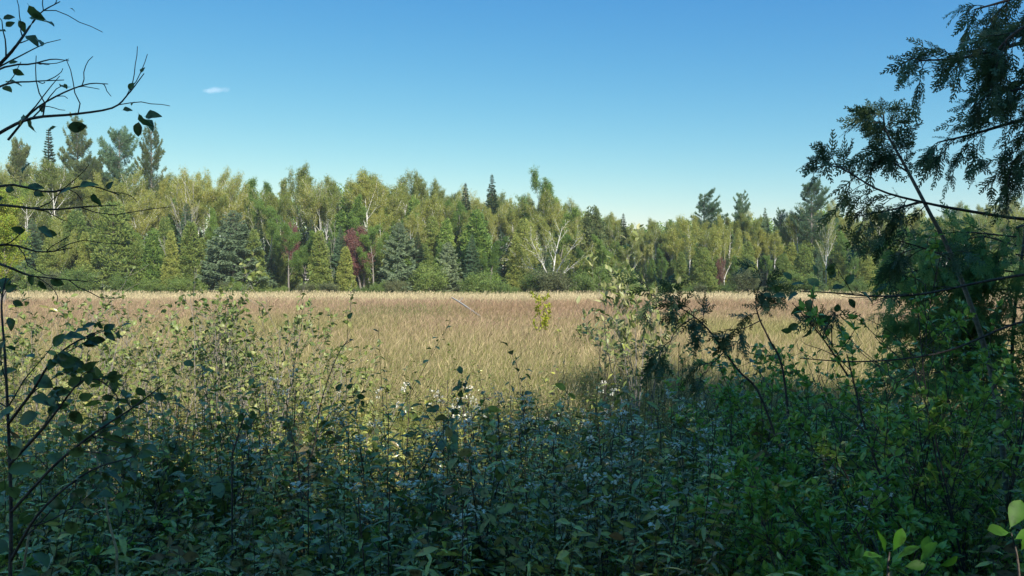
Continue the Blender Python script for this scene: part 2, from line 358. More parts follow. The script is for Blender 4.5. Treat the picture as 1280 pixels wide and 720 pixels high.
# ------------------------------------------------------------------ tree prototypes (built at the origin)
def grow(g, p, d, L, r, lvl, top, polys, tips, kids=4, bend=.12, up=.08, ang=.7, ratio=.6, n=6, r1=.35, start=.3):
    P = [np.array(p, float)]; D = norm(np.array(d, float)); ds = [D]
    for k in range(n):
        D = norm(D + g.normal(0, bend, 3) + np.array([0, 0, up])); P.append(P[-1] + D * L / n); ds.append(D)
    polys.append((lvl, np.array(P), np.linspace(r, r * r1, n + 1)))
    if lvl >= top:
        for k in range(1, n + 1): tips.append((P[k], ds[k], k / n))
        return
    tips.append((P[-1], ds[-1], 1.0))
    for c in range(kids):
        t = start + (1 - start) * (c + g.uniform(.1, .9)) / kids; k = min(int(t * n), n - 1); f = t * n - k
        q = P[k] * (1 - f) + P[k + 1] * f
        s = norm(np.cross(ds[k], g.normal(size=3))); a = ang * g.uniform(.7, 1.3)
        grow(g, q, ds[k] * math.cos(a) + s * math.sin(a), L * ratio * g.uniform(.7, 1.2) * (1.15 - .5 * t), r * (1 - t * (1 - r1)) * .62, lvl + 1, top, polys, tips, kids, bend, up, ang, ratio, n, r1, start * .6)
def woodm(polys, minr=0.0, sides=(7, 5, 4, 3), g=None):
    m = MB()
    for lvl, P, rad in polys:
        V, F = tube(P, np.maximum(rad, minr), sides[min(lvl, 3)]); m.add(V, F, .5)
    return m

PROTO = {}
HIDE = (0, -400, -60)
def proto(key, name, cat, h, wood, wmat, leaf, lmat):
    r = dict(name=name, cat=cat, h=h, wood=wood, leaf=leaf, wmat=wmat, lmat=lmat)
    r['wme'] = wood.mesh('trunk', wmat, True); r['lme'] = leaf.mesh('crown', lmat) if leaf is not None and leaf.n else None
    PROTO[key] = r
def make(key, loc, rz, sc, label, group=None, lmat=None, name=None, cat=None, gap=None):
    p = PROTO[key]; o = thing(name or p['name'], label, cat or p['cat'], loc, group); o.rotation_euler = (0, 0, rz); o.scale = sc
    t = bpy.data.objects.new('trunk', p['wme']); COL.objects.link(t); t.parent = o
    if p['lme']:
        me = p['lme']
        if gap is not None:
            c, s = math.cos(rz), math.sin(rz); Rm = np.array([[c, -s, 0], [s, c, 0], [0, 0, 1]])
            def keep(V):
                W = (V * np.array(sc)) @ Rm.T + np.array(loc); k = np.ones(len(W), bool)
                for q, rr in gap:
                    v = W - q; k &= np.linalg.norm(v - (v @ SUN)[:, None] * SUN, axis=1) > rr
                return k
            me = p['leaf'].mesh('crown', p['lmat'], keep=keep)
        c_ = bpy.data.objects.new('crown', me); COL.objects.link(c_); c_.parent = o
        if lmat:
            c_.material_slots[0].link = 'OBJECT'; c_.material_slots[0].material = lmat
    return o

def p_birch(key, seed, h=14, stems=2, lmat=None, dens=1.0, bark=None, name='birch_tree', cat='tree', wide=1.0, low=.42):
    g = np.random.default_rng(seed); polys = []; tips = []
    for s in range(stems):
        a = g.uniform(0, 6.28); tilt = .04 + .07 * (stems > 1) * g.uniform(.5, 1.5)
        d = np.array([math.cos(a) * tilt, math.sin(a) * tilt, 1]); b = np.array([math.cos(a), math.sin(a), 0]) * .12 * (stems > 1)
        grow(g, b, d, h * g.uniform(.86, .97), .17, 0, 2, polys, tips, 8, .04, .065, .58 * wide, .40, 8, .15, low)
    wood = woodm([q for q in polys if q[0] < 3], .022)
    P = np.array([t[0] for t in tips]); P = P[P[:, 2] > h * (low - .05)]
    leaf = MB(); k = int(5200 * dens / len(P)) + 1
    pos = np.repeat(P, k, 0) + g.normal(0, .19, (len(P) * k, 3)); rr = np.repeat(g.uniform(0, 1, len(P)), k) * .6 + g.uniform(0, .4, len(pos))
    scatter(leaf, *SPRAY, pos, rdir(g, len(pos)), rdir(g, len(pos)), g.uniform(.12, .25, len(pos)), rr)
    proto(key, name, cat, h, wood, bark or M_birch_bark, leaf, lmat or M_birch_leaf)
for k in range(5): p_birch('birch%d' % k, 100 + k, 14, 1 + k % 3, dens=1.0 + .15 * (k % 2), low=.46 + .05 * (k % 3))
for k in range(3): p_birch('aspen%d' % k, 120 + k, 13, 1, M_green_leaf, 1.2, M_greybark, 'aspen_tree', wide=1.1, low=.3)
p_birch('maple', 131, 8, 2, M_red_leaf, .7, M_greybark, 'maple_tree', wide=1.2, low=.25)
p_birch('gold', 132, 9, 2, M_gold_leaf, 1.3, M_greybark, 'golden_tree', wide=1.2, low=.10)
p_birch('thin', 133, 14, 2, M_birch_leaf, .35, M_birch_bark, low=.4)

def p_barebirch(key, seed, h, fol, bark, name='birch_tree', spread=1.0, stems=5, thick=.10):
    g = np.random.default_rng(seed); polys = []; tips = []
    fork = np.array([0, 0, h * .2]); polys.append((0, np.array([[0, 0, -.3], [.05, 0, h * .1], fork]), np.array([2.2, 1.8, 1.6]) * thick))
    for s in range(stems):
        a = (s / (stems - 1) - .5) * 1.9 * spread
        grow(g, fork, [math.sin(a), g.uniform(-.5, .5), math.cos(a)], h * (.82 - .25 * abs(a) / 1.2), thick, 0, 2, polys, tips, 6, .07, .03, .55, .42, 8, .12, .25)
    leaf = MB(); P = np.array([t[0] for t in tips]); k = max(1, int(fol / len(P))) if fol else 0
    if fol:
        pos = np.repeat(P, k, 0) + g.normal(0, .3, (len(P) * k, 3))
        scatter(leaf, *SPRAY, pos, rdir(g, len(pos)), rdir(g, len(pos)), g.uniform(.15, .26, len(pos)), g.uniform(0, 1, len(pos)))
    proto(key, name, 'tree', h, woodm(polys, .014), bark, leaf, M_birch_leaf)
p_barebirch('bare', 140, 9, 1100, M_birch_bark, spread=1.1, thick=.11)
p_barebirch('bare2', 141, 9, 3600, M_birch_bark, spread=.6, stems=3, thick=.09)
p_barebirch('dead', 142, 10, 0, M_dead, 'dead_tree', .10, 2, .045)
p_barebirch('deadfan', 143, 6, 0, M_dead, 'dead_tree', .7, 2, .035)

def p_spruce(key, seed, h, wr, lmat, droop=-.25, gapy=.0, name='spruce_tree', tuft=TUFT, ts=.55, whorl=.42, bare=.05, bark=None, exp=.85, fill=1.0):
    g = np.random.default_rng(seed); leaf = MB(); polys = [(0, np.array([[0, 0, -.3], [g.normal(0, .04), 0, h * .5], [0, 0, h]]), np.array([h * .014, h * .009, .015]))]
    z = h * bare; pos = []; dr = []; rn = []
    while z < h * .985:
        nb = int(g.integers(5, 8))
        for b in range(nb):
            if g.uniform() < gapy: continue
            a = b * 6.283 / nb + g.uniform(0, 1); f = 1 - z / h
            L = (wr * f ** exp + .05) * g.uniform(.62, 1.15); sl = droop * f + .35 * (1 - f) ** 2 + g.uniform(-.1, .1)
            out = np.array([math.cos(a), math.sin(a), 0]); k = 5
            t = np.linspace(0, 1, k)[:, None]; P = np.array([0, 0, z]) + out * L * t + np.array([0, 0, 1]) * (sl * L * t + .22 * L * t * t)
            polys.append((2, P, np.linspace(.03, .01, k)))
            side = np.array([-out[1], out[0], 0]); n = max(5, int(L * 15 * fill)); u = np.sqrt(g.uniform(.02, 1, n))
            q = np.array([0, 0, z]) + out * (L * u)[:, None] + np.array([0, 0, 1]) * (sl * L * u + .22 * L * u * u)[:, None]
            sd = g.uniform(-1, 1, n); q = q + side * (sd * .35 * L * (1 - .55 * u))[:, None] * .8
            pos.append(q); dr.append(out * .8 + side * (sd * .8)[:, None] + np.array([0, 0, -.12])); rn.append(np.full(n, g.uniform()) * .5 + g.uniform(0, .5, n))
        z += whorl * g.uniform(.75, 1.25) * (.45 + .55 * (1 - z / h))
    pos = np.concatenate(pos); dr = np.concatenate(dr)
    scatter(leaf, *tuft, pos, dr, np.array([0, 0, 1.]) + g.normal(0, .3, (len(pos), 3)), ts * g.uniform(.7, 1.2, len(pos)) * (.30 + .70 * np.clip((1 - pos[:, 2] / h) * 2.6, 0, 1)), np.concatenate(rn))
    leaf_top = np.array([[0, 0, h * .97]]); scatter(leaf, *tuft, leaf_top, np.array([[0, 0, 1.]]), np.array([[1., 0, 0]]), .4, .5)
    proto(key, name, 'tree', h, woodm(polys, .012), bark or M_bark, leaf, lmat)
for k in range(3): p_spruce('spruce%d' % k, 200 + k, 14, 1.9 + .3 * k, M_spruce, -.35, exp=1.0)
for k in range(2): p_spruce('fir%d' % k, 210 + k, 12, 2.1, M_pine, -.1, name='fir_tree')
for k in range(3): p_spruce('ypine%d' % k, 220 + k, 10, 3.3, M_pine_blue, .05, name='pine_tree', tuft=TUFTW, ts=.55, whorl=.55, exp=.62, fill=1.25)

def p_pine(key, seed, h, wr, lmat, bare=.3, sparse=.35, uptilt=.25, wind=0.0, step=.75):
    g = np.random.default_rng(seed); leaf = MB(); pos = []; dr = []; rn = []
    polys = [(0, np.array([[0, 0, -.3], [.08, .05, h * .4], [-.05, 0, h * .75], [0, 0, h]]), np.array([h * .016, h * .012, h * .007, .02]))]
    z = h * bare
    while z < h * .98:
        f = (z / h - bare) / (1 - bare); prof = (0.55 + .45 * math.sin(min(1, f * 1.6) * 1.57)) * (1 - f) ** .55
        nb = int(g.integers(3, 6))
        for b in range(nb):
            if g.uniform() < sparse: continue
            a = g.uniform(0, 6.283); out = np.array([math.cos(a), math.sin(a), 0])
            L = (wr * prof + .25) * g.uniform(.55, 1.25) * (1 + wind * out[0]); k = 6; t = np.linspace(0, 1, k)[:, None]
            sl = uptilt * g.uniform(.2, 1.5) + .5 * f
            P = np.array([0, 0, z]) + out * L * t + np.array([0, 0, 1]) * (sl * L * t * (.3 + .7 * t)); polys.append((1, P, np.linspace(.055, .014, k)))
            n = max(6, int(L * 22)); u = g.uniform(.0, 1, n) ** .6 * .88 + .15; side = np.array([-out[1], out[0], 0]); sd = g.uniform(-1, 1, n)
            q = np.array([0, 0, z]) + out * (L * u)[:, None] + np.array([0, 0, 1]) * (sl * L * u * (.3 + .7 * u))[:, None] + side * (sd * .34 * L * (1.15 - .6 * u))[:, None]
            q[:, 2] += g.normal(.06, .08, n); pos.append(q); dr.append(out * .6 + side * (sd * .5)[:, None] + np.array([0, 0, .45])); rn.append(np.full(n, g.uniform()) * .5 + g.uniform(0, .5, n))
        z += step * g.uniform(.6, 1.4) * (.4 + .6 * (1 - f))
    pos = np.concatenate(pos); dr = np.concatenate(dr)
    scatter(leaf, *TUFTF, pos, dr, rdir(g, len(pos)), g.uniform(.38, .62, len(pos)), np.concatenate(rn))
    proto(key, 'pine_tree', 'tree', h, woodm(polys, .02), M_greybark, leaf, lmat)
p_pine('pine0', 301, 20, 5.0, M_pine_olive, .3, .1, step=.6); p_pine('pine1', 302, 20, 4.6, M_pine, .25, .15, .35, .3, .6)
p_pine('pine2', 303, 20, 3.6, M_pine_olive, .2, .25, .6, 0, .75); p_pine('pine3', 304, 18, 3.9, M_pine, .45, .15, .25, .35, .75)
p_pine('pine4', 305, 18, 3.2, M_pine, .3, .2, .4)

def p_cedar(key, seed, h, wr, lmat=None, ex=.65, n=2600):
    g = np.random.default_rng(seed); leaf = MB()
    z = h * (1 - g.uniform(0, 1, n) ** .62) * .97 + .15; a = g.uniform(0, 6.283, n)
    lump = 1 + .22 * np.sin(a * 3 + z * 1.3 + seed) + .16 * np.sin(a * 5 - z * 2.1) + .1 * np.sin(z * 4.5 + a)
    r = wr * (1 - z / h) ** ex * lump * np.sqrt(g.uniform(.25, 1.05, n)) + .05
    pos = np.stack([r * np.cos(a), r * np.sin(a), z], -1); out = np.stack([np.cos(a), np.sin(a), np.zeros(n)], -1)
    d = out * .55 + np.array([0, 0, .75]) + g.normal(0, .3, (n, 3)); rr = np.clip(.5 + .35 * np.sin(a * 4 + z * 2.2) + g.normal(0, .2, n), 0, 1)
    scatter(leaf, *TUFTW, pos, d, out + g.normal(0, .5, (n, 3)), g.uniform(.35, .62, n), rr)
    polys = [(0, np.array([[0, 0, -.3], [.04, 0, h * .5], [0, 0, h * .93]]), np.array([.2, .12, .02]))]
    for k in range(14):
        b = g.uniform(0, 6.28); zz = h * g.uniform(.05, .8); L = wr * (1 - zz / h) ** ex * .7
        polys.append((2, np.array([[0, 0, zz], [math.cos(b) * L * .6, math.sin(b) * L * .6, zz + .1 * L], [math.cos(b) * L, math.sin(b) * L, zz + .5 * L]]), np.array([.05, .03, .012])))
    proto(key, 'cedar_tree', 'tree', h, woodm(polys), M_bark, leaf, lmat or M_cedar_far)
for k in range(4): p_cedar('cedar%d' % k, 400 + k, 11, 1.7 + .25 * k, None, .6 - .05 * (k % 2))
p_cedar('cedarg', 410, 11, 2.0, M_green_leaf, .6)

def p_edge(key, seed, lmat):
    g = np.random.default_rng(seed); polys = []; tips = []
    for s in range(11):
        a = g.uniform(0, 6.28); tl = g.uniform(.1, .9)
        grow(g, [math.cos(a) * .2, math.sin(a) * .2, 0], [math.cos(a) * tl, math.sin(a) * tl, 1], 2.3 * g.uniform(.7, 1.1), .03, 0, 1, polys, tips, 5, .1, .03, .6, .5, 6, .3, .15)
    P = np.array([t[0] for t in tips]); k = int(2200 / len(P)) + 1; leaf = MB()
    pos = np.repeat(P, k, 0) + g.normal(0, .2, (len(P) * k, 3)); pos[:, 2] = np.maximum(pos[:, 2], .05)
    scatter(leaf, *SPRAY, pos, rdir(g, len(pos)), rdir(g, len(pos)), g.uniform(.12, .24, len(pos)), np.repeat(g.uniform(0, 1, len(P)), k) * .6 + g.uniform(0, .4, len(pos)))
    proto(key, 'thicket_shrub', 'shrub', 2.3, woodm(polys, .012), M_greybark, leaf, lmat)
p_edge('edge0', 500, M_edge); p_edge('edge1', 501, M_edge); p_edge('edge2', 502, M_grey_leaf)

# ------------------------------------------------------------------ the far forest
gF = np.random.default_rng(77)
LAND = []
def plant(key, px, top, Y, label, short=None, wide=1.0, group=None, lmat=None, name=None, cat=None):
    x = gx(px, Y); z = float(gz(x, Y)); h = at(px, top, Y)[2] - z; s = h / PROTO[key]['h']
    o = make(key, (x, Y, z), gF.uniform(0, 6.28) if key not in ('bare', 'bare2', 'deadfan', 'dead') else gF.uniform(-.2, .2), (s * wide, s * wide, s), label, group, lmat, name, cat)
    if short: LAND.append((px, short))
    return o
# landmark trees: one of a kind in the photograph
plant('pine0', 25, 178, 136, 'brownish tall pine rising behind the forest at the far left end', 'brownish tall pine', .5)
plant('spruce0', 62, 160, 138, 'narrow dark spruce spire between two tall pines', 'dark spruce spire', .95)
plant('pine2', 98, 152, 140, 'ragged tall pine with an open leaning top beside the dark spruce spire', 'ragged open-topped pine', .72)
plant('pine0', 114, 200, 132, 'broad olive pine spreading in front of the ragged open-topped pine', 'broad olive pine', .95)
plant('pine1', 150, 166, 134, 'dark green pine with long sweeping boughs', 'sweeping dark pine', .78)
plant('pine2', 190, 163, 134, 'sparse sunlit pine with see-through upswept branches standing clear of the forest', 'sparse sunlit pine', .68)
plant('gold', 2, 262, 66, 'golden yellow-green tree turning orange at the meadow edge', 'golden tree', 1.0)
plant('bare2', 72, 282, 113, 'birch with two bare white trunks beside the golden tree', 'twin white-trunk birch', .6)
plant('cedar3', 142, 250, 114, 'wide olive cedar next to the twin white-trunk birch', 'wide olive cedar', 1.35)
plant('cedar2', 96, 262, 116, 'olive cedar crowding the wide olive cedar', None, 1.3)
plant('dead', 237, 240, 116, 'grey dead tree with a bare brushy trunk', 'grey dead tree', .5)
plant('deadfan', 222, 287, 112, 'low dead tree with pale forked limbs in front of the grey dead tree', 'pale forked dead tree', .55)
plant('ypine0', 292, 263, 113, 'largest blue-green young pine, broad and dense at the meadow edge', 'largest blue-green pine', 1.25)
plant('maple', 453, 291, 115, 'crimson red maple glowing among green trees', 'crimson maple', 1.1)
plant('maple', 361, 287, 118, 'dull reddish maple half hidden among birches', 'dull reddish maple', .6)
plant('dead', 417, 285, 114, 'thin grey dead tree between the two red maples', 'thin grey dead tree', .7)
plant('cedar0', 432, 308, 111.5, 'small pointed yellow-olive cedar standing out at the meadow edge', 'small pointed cedar', 1.25)
plant('ypine1', 499, 278, 113, 'blue-green pine with a pale sunlit flank beside the crimson maple', 'pale-flanked pine', 1.0)
plant('ypine2', 560, 302, 112, 'short pale blue-green pine at the meadow edge', 'short pale pine', .95)
plant('spruce0', 582, 228, 134, 'dark spruce tip poking above the birches', 'dark spruce tip', 1.05)
plant('spruce1', 615, 217, 132, 'tallest dark spruce above the middle of the forest', 'tallest dark spruce', 1.0)
plant('spruce2', 569, 240, 136, 'smaller dark spruce tip beside a taller one', None, .85)
plant('cedarg', 596, 262, 116, 'tall green cedar below the tallest dark spruce', 'tall green cedar', 1.35)
plant('birch0', 668, 231, 128, 'tall grey-green aspen with a rounded open crown', 'tall round aspen', 1.0, lmat=M_green_leaf, name='aspen_tree')
plant('bare', 690, 280, 112.5, 'leafless birch spreading a fan of white limbs', 'fan-limbed white birch', 1.05)
plant('cedar1', 741, 257, 122, 'dark cedar with a blunt double tip', 'blunt dark cedar', 1.2, lmat=M_pine_olive)
plant('spruce1', 779, 266, 126, 'compact dark spruce alone above the skyline dip', 'compact lone spruce', 1.1)
plant('spruce0', 833, 277, 128, 'thin dark spruce beside another of its height', 'thin dark spruce', .6)
plant('pine3', 880, 241, 128, 'flat-topped pine with wind-swept plates of needles', 'wind-swept pine', .95)
plant('pine4', 927, 243, 130, 'upright dark pine beside the wind-swept pine', 'upright dark pine', .75)
plant('fir0', 956, 259, 130, 'dark fir tip beyond the upright dark pine', 'dark fir tip', .7)
plant('pine4', 976, 263, 128, 'small spreading pine top between the dark fir tip and the big pale pine', None, .7)
plant('pine1', 1014, 230, 124, 'big pale green pine with layered boughs', 'big layered pine', .9)
plant('bare2', 862, 282, 116, 'birch with forking white trunks under the wind-swept pine', 'forking white birch', .9)
plant('bare2', 905, 280, 116, 'slender white-trunked birch beside a reddish maple', 'slender white birch', .5)
plant('maple', 902, 326, 113, 'small reddish maple below the slender white birch', None, .6)
plant('thin', 1032, 272, 117, 'thin-crowned birch with two clean white trunks', 'thin-crowned birch', .7)
# skyline profile of the rest
SKP = np.array([-400, -150, 0, 40, 100, 160, 205, 250, 290, 320, 360, 400, 440, 480, 520, 560, 600, 650, 690, 720, 750, 775, 800, 840, 860, 900, 940, 980, 1020, 1060, 1110, 1200, 1280, 1500, 1700])
SKY = np.array([205, 205, 215, 220, 222, 232, 238, 224, 233, 236, 228, 234, 229, 238, 238, 247, 257, 254, 252, 262, 272, 288, 288, 284, 274, 278, 276, 275, 262, 270, 272, 276, 270, 265, 260])
WORD = {'birch': ('olive-gold birch', 'yellow-olive birches'), 'aspen': ('leafy green aspen', 'leafy green aspens'), 'cedar': ('olive cedar', 'olive cedars'), 'spruce': ('dark spruce', 'dark spruces'),
        'fir': ('green fir', 'green firs'), 'ypine': ('young pine', 'young pines'), 'pine': ('tall pine', 'tall pines'), 'thin': ('thin birch', 'thin birches'), 'edge': ('low thicket shrub', 'thicket shrubs along the forest foot')}
def kindof(key): return key.rstrip('0123456789g') if key != 'cedarg' else 'cedar'
fill = []
def row(Y, dY, step, frac, jit, keys, wt, x0=-300, x1=1580, wide=1.0):
    px = x0
    while px < x1:
        yy = Y + gF.uniform(-dY, dY); k = str(gF.choice(keys, p=np.array(wt) / sum(wt)))
        sk = np.interp(px, SKP, SKY); base = at(px, 362, yy)
        top = 362 - (362 - sk) * frac * (1 + gF.uniform(-jit, jit * .15))
        fill.append((px, top, yy, k, wide * gF.uniform(.75, 1.22)))
        px += step * gF.uniform(.65, 1.35) * .74 * float(np.clip((362 - sk) / 128, .55, 1.05))
ROWNAME = {}
B5 = ['birch%d' % k for k in range(5)]
row(113.5, 1.3, 44, .62, .28, ['cedar0', 'cedar1', 'cedar2', 'cedar3', 'cedarg', 'aspen1', 'aspen2', 'fir0', 'spruce1', 'ypine2'], [3, 3, 3, 3, 3, 3, 3, 2, 1, 1], wide=1.15); n1 = len(fill)
row(117.5, 1.2, 30, .50, .35, ['cedar0', 'cedar1', 'cedar2', 'cedar3', 'cedarg', 'fir0', 'fir1', 'spruce2', 'aspen1', 'aspen2'], [2, 2, 2, 2, 2, 1.5, 1.5, 1, 1.5, 1.5], wide=1.25); n1b = len(fill)
row(122, 2.0, 36, .80, .2, B5 + ['cedar1', 'cedar3', 'cedarg', 'aspen0', 'aspen1', 'fir1', 'spruce0'], [2, 2, 2, 2, 2, 2, 2, 2, 2, 2, 2, 1.5], wide=1.05); n2 = len(fill)
row(128, 2.5, 28, .97, .14, B5 + ['aspen0', 'aspen2', 'spruce0', 'spruce1', 'cedarg'], [2, 2, 2, 2, 2, 1, 1, 1.2, 1, .8]); n3 = len(fill)
row(134, 1.5, 24, .62, .2, ['cedar1', 'cedar3', 'cedarg', 'fir1', 'spruce1', 'spruce2'], [2, 2, 2, 2, 2, 2], wide=1.4); n3b = len(fill)
row(140, 4, 28, 1.0, .10, B5 + ['aspen0', 'spruce1', 'fir0', 'spruce0'], [2, 2, 2, 2, 2, 1, .6, .6, .6]); n4 = len(fill)
# far side of the hill beyond, at the right
for yy, a0 in ((235, 1020), (265, 1010), (295, 1000), (330, 1000)):
    px = a0
    while px < 1560:
        k = str(gF.choice(B5 + ['aspen1', 'spruce1', 'fir0'])); x = gx(px, yy); h = gF.uniform(11, 15)
        top = 360 - FPX * (float(gz(x, yy)) + h - 2.4) / yy - 13
        fill.append((px, top, yy + gF.uniform(-6, 6), k, 1.1)); px += gF.uniform(17, 30)
LANDX = sorted([l for l in LAND])
ORD = ['first', 'second', 'third', 'fourth', 'fifth', 'sixth', 'seventh', 'eighth', 'ninth', 'tenth', 'eleventh', 'twelfth', 'thirteenth', 'fourteenth', 'fifteenth', 'sixteenth', 'seventeenth', 'eighteenth', 'nineteenth', 'twentieth']
ROWS = ['at the forest front', 'just behind the forest front', 'in the middle of the forest', 'at the upper skyline', 'deep inside the forest', 'at the very back', 'on the hill beyond']
def autolabels(items, rows):
    out = [None] * len(items); grp = {}
    for i_, (px, kw, rw) in enumerate(items):
        l = min(LANDX, key=lambda q: abs(q[0] - px)); grp.setdefault((kw, rw, l[1], px < l[0]), []).append((abs(px - l[0]), i_))
    for (kw, rw, l, lf), v in grp.items():
        v.sort()
        for n, (_, i_) in enumerate(v):
            o_ = '' if len(v) == 1 else ORD[min(n, 19)] + ' '
            out[i_] = ' '.join(f"{o_}{kw} {'left' if lf else 'right'} of the {l}, {rw}".split())
    return out
rows = [0] * n1 + [1] * (n1b - n1) + [2] * (n2 - n1b) + [3] * (n3 - n2) + [4] * (n3b - n3) + [5] * (n4 - n3b) + [6] * (len(fill) - n4)
labs = autolabels([(f[0], WORD[kindof(f[3])][0], ROWS[r]) for f, r in zip(fill, rows)], rows)
for f, lab in zip(fill, labs):
    kk = kindof(f[3])
    if abs(f[0] - 690) < 26 and f[2] < 116: f = (f[0] + 40, f[1], f[2], f[3], f[4])
    plant(f[3], f[0], f[1], f[2], lab, None, f[4], WORD[kk][1] + ' of the far forest')
def distant_wood():
    g = np.random.default_rng(66); m = MB(); n = 42000; px = g.uniform(-420, 1650, n); Y = g.uniform(149, 172, n); x = gx(px, Y); sk = np.interp(px, SKP, SKY)
    hh = (362 - sk) / FPX * Y * (.80 + .10 * wav(px, Y, 14, 3)); pos = np.stack([x, Y, gz(x, Y) + hh * g.uniform(0, 1, n) ** .8], -1)
    scatter(m, *SPRAY, pos, rdir(g, n), rdir(g, n), g.uniform(.5, .9, n), g.uniform(0, 1, n))
    tag(m.build('distant_wood', M_green_leaf), 'closed green wood behind the forest edge', 'wood', kind='stuff')
distant_wood()
# thicket along the foot of the forest
ed = []; px = -120
while px < 1420: ed.append((px, gF.uniform(105.5, 113), str(gF.choice(['edge0', 'edge1', 'edge2'], p=[.36, .36, .28])))); px += gF.uniform(9, 34)
labs = autolabels([(e[0], 'pale thicket shrub' if e[2] == 'edge2' else 'green thicket shrub', 'at the forest foot') for e in ed], None)
for e, lab in zip(ed, labs):
    x = gx(e[0], e[1]); s = gF.choice([.4, .6, .85, 1.1, 1.4], p=[.2, .25, .25, .2, .1]) * gF.uniform(.85, 1.15); wd_ = s * gF.uniform(.9, 1.6); make(e[2], (x, e[1], float(gz(x, e[1]))), gF.uniform(0, 6.28), (wd_, wd_, s), lab, 'low shrubs along the forest foot')

# ------------------------------------------------------------------ the wood behind the camera, whose shade lies over the bank
FLECK = [(at(1100, 690, 1.45), .33), (at(1262, 680, 1.5), .30)]
gS = np.random.default_rng(5)
def shade_tree(key, x, y, h, lab, wide=1.0):
    s = h / PROTO[key]['h']; make(key, (x, y, .8), gS.uniform(0, 6.28), (s * wide, s * wide, s), lab, 'trees of the wood behind the bank', gap=FLECK)
def edge_y(x):      # how far the shade reaches at that x of the bank
    return np.interp(x, [-9, -5, -3, -1.5, 0, 1.2, 2.4, 4, 7, 12, 20], [6.0, 6.4, 7.0, 8.0, 9.2, 10.3, 11.5, 11.5, 10.5, 9, 9])
TA = math.tan(math.pi - SUN_AZ)
nS = 0
for ty, st, hfa in ((-5.5, 2.3, .93), (-9, 2.4, 1.0)):
    x = -7.0
    while x < 17.5:
        ey = float(edge_y(x - (10 - ty) * TA)) + gS.uniform(-.8, .5)
        h = ((ey - ty) / math.cos(math.pi - SUN_AZ)) * math.tan(SUN_EL) + .5
        h *= hfa
        key = str(gS.choice(['cedar1', 'cedar3', 'spruce1', 'birch2', 'cedar2', 'aspen0']))
        if x > -2.0: shade_tree(key, x, ty + gS.uniform(-.6, .6), h, 'forest tree standing in the wood behind the photographer', 1.0); nS += 1
        x += st * gS.uniform(.7, 1.3)
def tall_shade(px, py, ty):
    Yg = 1.65 / ((py - 347) / FPX); xg = gx(px, Yg); L = (Yg - ty)
    shade_tree('cedar3', xg + L * TA, ty, L / math.cos(math.pi - SUN_AZ) * math.tan(SUN_EL), 'tall cedar in the wood behind the photographer', .75)
tall_shade(745, 452, -6); tall_shade(830, 446, -7); tall_shade(640, 494, -7)

# ------------------------------------------------------------------ foreground: shrubs standing in the meadow and on the bank
def shrub(name, label, cat, px, Y, h, seed, stems=6, lmat=None, leaf=OVAL, ls=(.04, .065), spread=.28, lvl=2, kids=4, nleaf=1, wood=None, group=None, low=.35, r=.009, sub=False, up=.10, droop=0.0, lmax=9999, ang=.65, ratio=.42):
    g = np.random.default_rng(seed); x = gx(px, Y); z = float(gz(x, Y)); o = thing(name, label, cat, (x, Y, z), group)
    tips = []
    for s in range(stems):
        polys = []; a = g.uniform(0, 6.28); tl = spread * g.uniform(.3, 1.3)
        b = [math.cos(a) * .06, math.sin(a) * .06, -.05]
        grow(g, b, [math.cos(a) * tl, math.sin(a) * tl, 1], h * g.uniform(.72, 1.04), r * g.uniform(.7, 1.2), 0, lvl, polys, tips, kids, .07, up * .5, ang, ratio, 6, .3, low)
        woodm(polys, .0016).build('stem', wood or M_twig, o, True)
    tips = [t for t in tips if t[0][2] > h * low * .8]
    if len(tips) * nleaf > lmax: tips = [tips[q] for q in g.choice(len(tips), int(lmax / nleaf), replace=False)]
    P = np.repeat(np.array([t[0] for t in tips]), nleaf, 0); D = np.repeat(np.array([t[1] for t in tips]), nleaf, 0); n = len(P)
    d = D * .5 + rdir(g, n) * .9 + np.array([0, 0, .15 - droop]); m = MB(); rr = g.uniform(0, 1, n); half = g.uniform(size=n) < .5
    T2 = ROUND2 if leaf is ROUND else leaf
    upv = np.array([0, 0, 1.]) + g.normal(0, .45, (n, 3))
    scatter(m, *leaf, P[half], d[half], upv[half], g.uniform(*ls, half.sum()), rr[half])
    scatter(m, *T2, P[~half], d[~half], upv[~half], g.uniform(*ls, (~half).sum()), rr[~half])
    m.build('foliage', lmat or M_shrub, o, True)
    return o
SG = 'young alder shrubs at the near meadow edge'
LS = dict(wood=M_greybark, lmat=M_shrub, leaf=ROUND, ls=(.045, .07), lvl=2, kids=4, low=.38)
shrub('alder_shrub', 'sparse alder shrub in full sun, second from the far left end', 'shrub', 62, 8.6, 2.05, 601, 6, group=SG, lmax=440, **LS)
shrub('alder_shrub', 'low twiggy alder shrub with few leaves between fuller ones', 'shrub', 125, 9.2, 2.0, 602, 6, group=SG, lmax=380, **LS)
shrub('alder_shrub', 'alder shrub with many upright pale stems left of the tallest shrub', 'shrub', 190, 9.0, 1.85, 603, 7, group=SG, lmax=380, **LS)
shrub('alder_shrub', 'tallest alder shrub of the sunlit thicket, leafy at the top', 'shrub', 268, 8.8, 2.25, 604, 7, group=SG, lmax=440, **LS)
shrub('alder_shrub', 'alder shrub right of the tallest one with bare lower stems', 'shrub', 318, 9.3, 2.0, 605, 6, group=SG, lmax=380, **LS)
shrub('alder_shrub', 'spreading alder shrub fanning out toward the open meadow', 'shrub', 365, 9.0, 2.1, 606, 7, spread=.40, group=SG, lmax=440, **LS)
shrub('alder_shrub', 'small alder shrub at the far left margin of the meadow', 'shrub', 8, 9.4, 2.1, 607, 6, group=SG, lmax=220, **LS)
